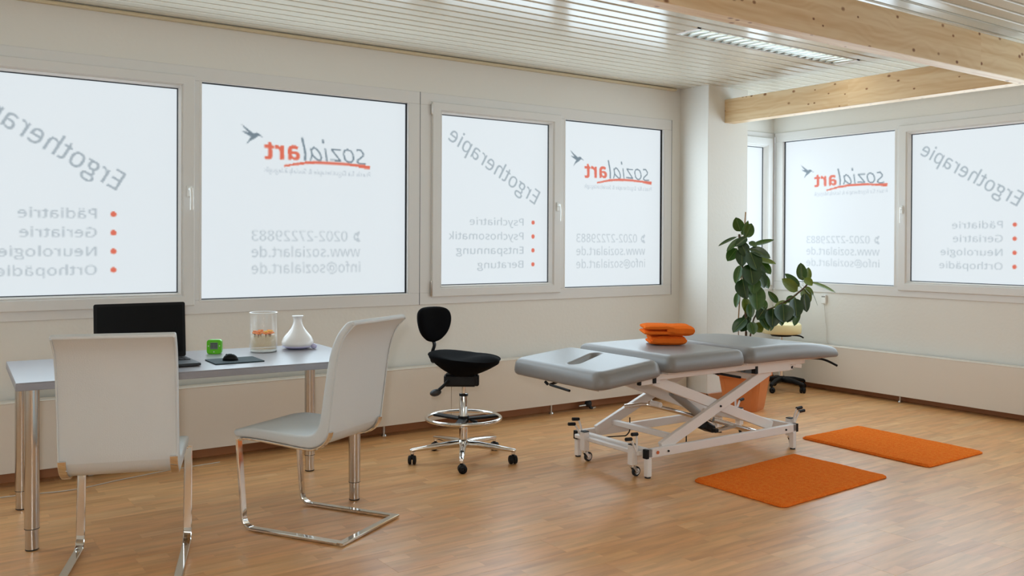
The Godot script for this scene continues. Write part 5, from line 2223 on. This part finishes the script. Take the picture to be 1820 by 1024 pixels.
# ---------------------------------------------------------------- small things
func build_small_things() -> void:
	# sensor with its thin cable below the right window
	var t := thing("wall_sensor", "small white sensor box with thin cable below the corner window", "sensor", Vector3(0, 0.788, 0.502))
	var st := new_st()
	span(st, Vector3(-0.022, 0.0, -0.026), Vector3(0.0, 0.082, 0.026), 0.004)
	put(st, "case", M.handle, t)
	st = new_st()
	span(st, Vector3(-0.0235, 0.060, -0.018), Vector3(-0.021, 0.073, 0.018), 0.0005)
	put(st, "label_strip", M.motor, t)
	st = new_st()
	tube(st, smooth_path([Vector3(-0.010, 0.0, 0.004), Vector3(-0.012, -0.08, 0.012), Vector3(-0.008, -0.16, 0.018), Vector3(-0.010, -0.24, 0.032), Vector3(-0.010, -0.33, 0.030), Vector3(-0.014, -0.371, 0.055)]), 0.0022, 6, Vector3.RIGHT)
	put(st, "cable", M.cord, t)
	# loose thin cable on the floor under the desk
	t = thing("floor_cable", "thin pale cable lying along the floor under the desk", "cable", Vector3(-6.6, 0, 0.35))
	st = new_st()
	tube(st, smooth_path([Vector3(-0.6, 0.003, 0.05), Vector3(-0.1, 0.003, -0.03), Vector3(0.25, 0.003, 0.02), Vector3(0.5, 0.003, -0.05), Vector3(0.8, 0.003, -0.12), Vector3(1.1, 0.003, -0.15)], 8), 0.0028, 6)
	put(st, "cable_run", M.cord, t)

const LEAVES := [
	[-0.045, 1.442, -0.092, 1.555, 0.02, 0.05, 0.092, -0.3, 0.1, 1, 1, 0.0],
	[-0.039, 1.413, 0.006, 1.53, 0.03, 0.06, 0.052, 0.5, 0.1, 1, 1, 0],
	[-0.008, 1.394, 0.042, 1.508, 0.02, 0.03, 0.101, 0.3, 0.1, 1, 1, 0],
	[-0.07, 1.399, -0.231, 1.332, 0.0, 0.05, 0.04, -0.2, 1, 0.6, 0, 0.1],
	[-0.045, 1.388, -0.175, 1.289, 0.03, 0.1, 0.052, -0.3, 0.6, 1, 1, 0.1],
	[-0.001, 1.394, -0.108, 1.324, 0.05, 0.1, 0.067, 0, 0.6, 1, 0, 0.1],
	[0.024, 1.357, 0.077, 1.322, 0.02, 0.06, 0.061, 0.3, 0.5, 1, 1, 0.1],
	[0.061, 1.33, 0.234, 1.376, 0.0, 0.0, 0.07, 0, 1, 0.55, 1, 0.0],
	[0.017, 1.304, 0.173, 1.236, 0.06, 0.12, 0.11, 0.2, 0.8, 0.9, 0, 0.1],
	[0.08, 1.22, 0.236, 1.185, 0.0, 0.05, 0.079, 0.1, 0.9, 0.7, 2, 0.05],
	[0.124, 1.196, 0.197, 1.097, 0.0, 0.04, 0.085, 0.2, 0.4, 1, 1, 0.0],
	[-0.064, 1.304, -0.151, 1.204, -0.02, 0.02, 0.095, -0.3, 0.3, 1, 1, 0.05],
	[-0.045, 1.307, -0.051, 1.161, 0.06, 0.1, 0.101, -0.4, 0.2, 1, 0, 0.1],
	[0.011, 1.277, 0.057, 1.133, 0.1, 0.16, 0.14, 0.15, 0.3, 1, 0, 0.1],
	[0.055, 1.202, 0.145, 1.091, 0.05, 0.08, 0.085, 0.6, 0.3, 1, 0, 0.1],
	[0.005, 1.185, 0.018, 1.014, 0.12, 0.18, 0.159, 0, 0.25, 1, 0, 0.1],
	[0.073, 1.135, 0.126, 0.991, 0.08, 0.12, 0.116, 0.4, 0.25, 1, 0, 0.1],
	[0.136, 1.096, 0.187, 0.98, 0.0, 0.02, 0.079, 0.3, 0.2, 1, 1, 0.05],
	[-0.045, 1.169, -0.092, 1.021, 0.02, 0.05, 0.07, -0.6, 0.2, 1, 1, 0.05],
	[-0.045, 1.06, -0.024, 0.903, 0.09, 0.14, 0.153, -0.1, 0.2, 1, 0, 0.1],
	[0.06, 1.013, 0.06, 0.811, 0.1, 0.16, 0.14, 0.05, 0.2, 1, 1, 0.1],
	[-0.058, 0.949, -0.083, 0.825, 0.0, 0.03, 0.052, -0.7, 0.2, 1, 1, 0.05],
	[-0.008, 0.908, 0.006, 0.776, 0.03, 0.06, 0.076, 0, 0.2, 1, 2, 0.05],
	[0.024, 0.86, 0.03, 0.742, 0.05, 0.07, 0.073, 0, 0.2, 1, 1, 0.05],
	[0.111, 0.896, 0.157, 0.807, 0.0, 0.05, 0.092, 0.3, 0.4, 1, 1, 0.05],
	[-0.001, 0.74, -0.121, 0.636, 0.03, 0.1, 0.101, -0.3, 0.8, 0.8, 0, 0.1],
	[0.005, 0.719, -0.042, 0.635, 0.0, 0.05, 0.107, -0.2, 0.3, 1, 0, 0.1],
	[0.073, 0.699, 0.127, 0.628, 0.03, 0.05, 0.095, 0.2, 0.3, 1, 2, 0.05],
	[0.043, 0.78, -0.018, 0.659, -0.03, 0.0, 0.076, -0.2, 0.2, 1, 0, 0.1],
	[0.154, 0.826, 0.08, 0.733, 0.04, 0.08, 0.095, -0.1, 0.4, 1, 0, 0.1],
	[0.21, 0.822, 0.195, 0.672, 0.06, 0.1, 0.128, 0, 0.3, 1, 0, 0.1],
	[0.268, 0.863, 0.187, 0.957, 0.0, 0.0, 0.055, -0.3, 0.3, 1, 1, 0],
	[0.283, 0.862, 0.284, 0.714, 0.08, 0.12, 0.159, 0, 0.3, 1, 0, 0.12],
	[0.216, 0.716, 0.189, 0.641, 0.05, 0.07, 0.04, 0.5, 0.2, 1, 1, 0.05],
	[0.273, 0.778, 0.288, 0.681, 0.02, 0.05, 0.067, 0.2, 0.2, 1, 1, 0.05],
	[0.383, 0.907, 0.394, 0.751, 0.06, 0.1, 0.122, 0.1, 0.25, 1, 0, 0.1],
	[0.417, 0.83, 0.388, 0.681, 0.02, 0.05, 0.076, 0.3, 0.2, 1, 1, 0.05],
	[0.335, 0.878, 0.227, 0.831, 0.02, 0.05, 0.061, 0, 0.9, 0.6, 2, 0.05],
	[0.405, 0.915, 0.33, 0.869, 0.0, 0.03, 0.07, 0, 0.9, 0.6, 1, 0.05],
	[0.426, 0.959, 0.299, 1.059, 0.0, 0.0, 0.095, -0.3, 0.5, 1, 2, 0],
	[0.45, 0.995, 0.336, 1.1, -0.02, -0.04, 0.067, -0.2, 0.5, 1, 1, 0],
	[0.468, 1.046, 0.45, 1.19, 0.0, 0.0, 0.085, -0.4, 0.2, 1, 1, 0],
	[0.507, 1.039, 0.528, 1.152, -0.03, -0.04, 0.073, 0.3, 0.2, 1, 2, 0],
	[0.472, 1.065, 0.523, 1.009, 0.03, 0.07, 0.076, 0.2, 0.4, 1, 2, 0.05],
	[0.543, 1.031, 0.72, 0.957, 0.0, 0.05, 0.058, 0, 1, 0.5, 2, 0.05],
	[0.469, 0.977, 0.529, 0.861, -0.02, 0.0, 0.101, 0.3, 0.2, 1, 2, 0.05],
	[0.495, 0.99, 0.569, 0.927, -0.03, -0.03, 0.061, 0.4, 0.5, 1, 2, 0.05],
	[0.465, 0.944, 0.476, 0.795, 0.05, 0.08, 0.076, -0.4, 0.2, 1, 0, 0.1],
	[0.111, 0.775, 0.177, 0.647, 0.04, 0.08, 0.085, 0.2, 0.3, 1, 1, 0.1],
	[0.03, 0.712, 0.05, 0.615, 0.06, 0.09, 0.092, 0, 0.3, 1, 1, 0.1],
	[-0.051, 1.357, -0.011, 1.237, 0.06, 0.1, 0.092, -0.2, 0.3, 1, 0, 0.1],
	[0.048, 1.075, 0.021, 0.943, 0.12, 0.16, 0.107, 0, 0.3, 1, 1, 0.1],
	[0.347, 0.849, 0.317, 0.714, 0.05, 0.1, 0.107, -0.1, 0.3, 1, 0, 0.1],
	[0.543, 0.955, 0.588, 0.842, 0.0, 0.02, 0.024, 0.9, 0.2, 0.4, 0, 0.05],
]
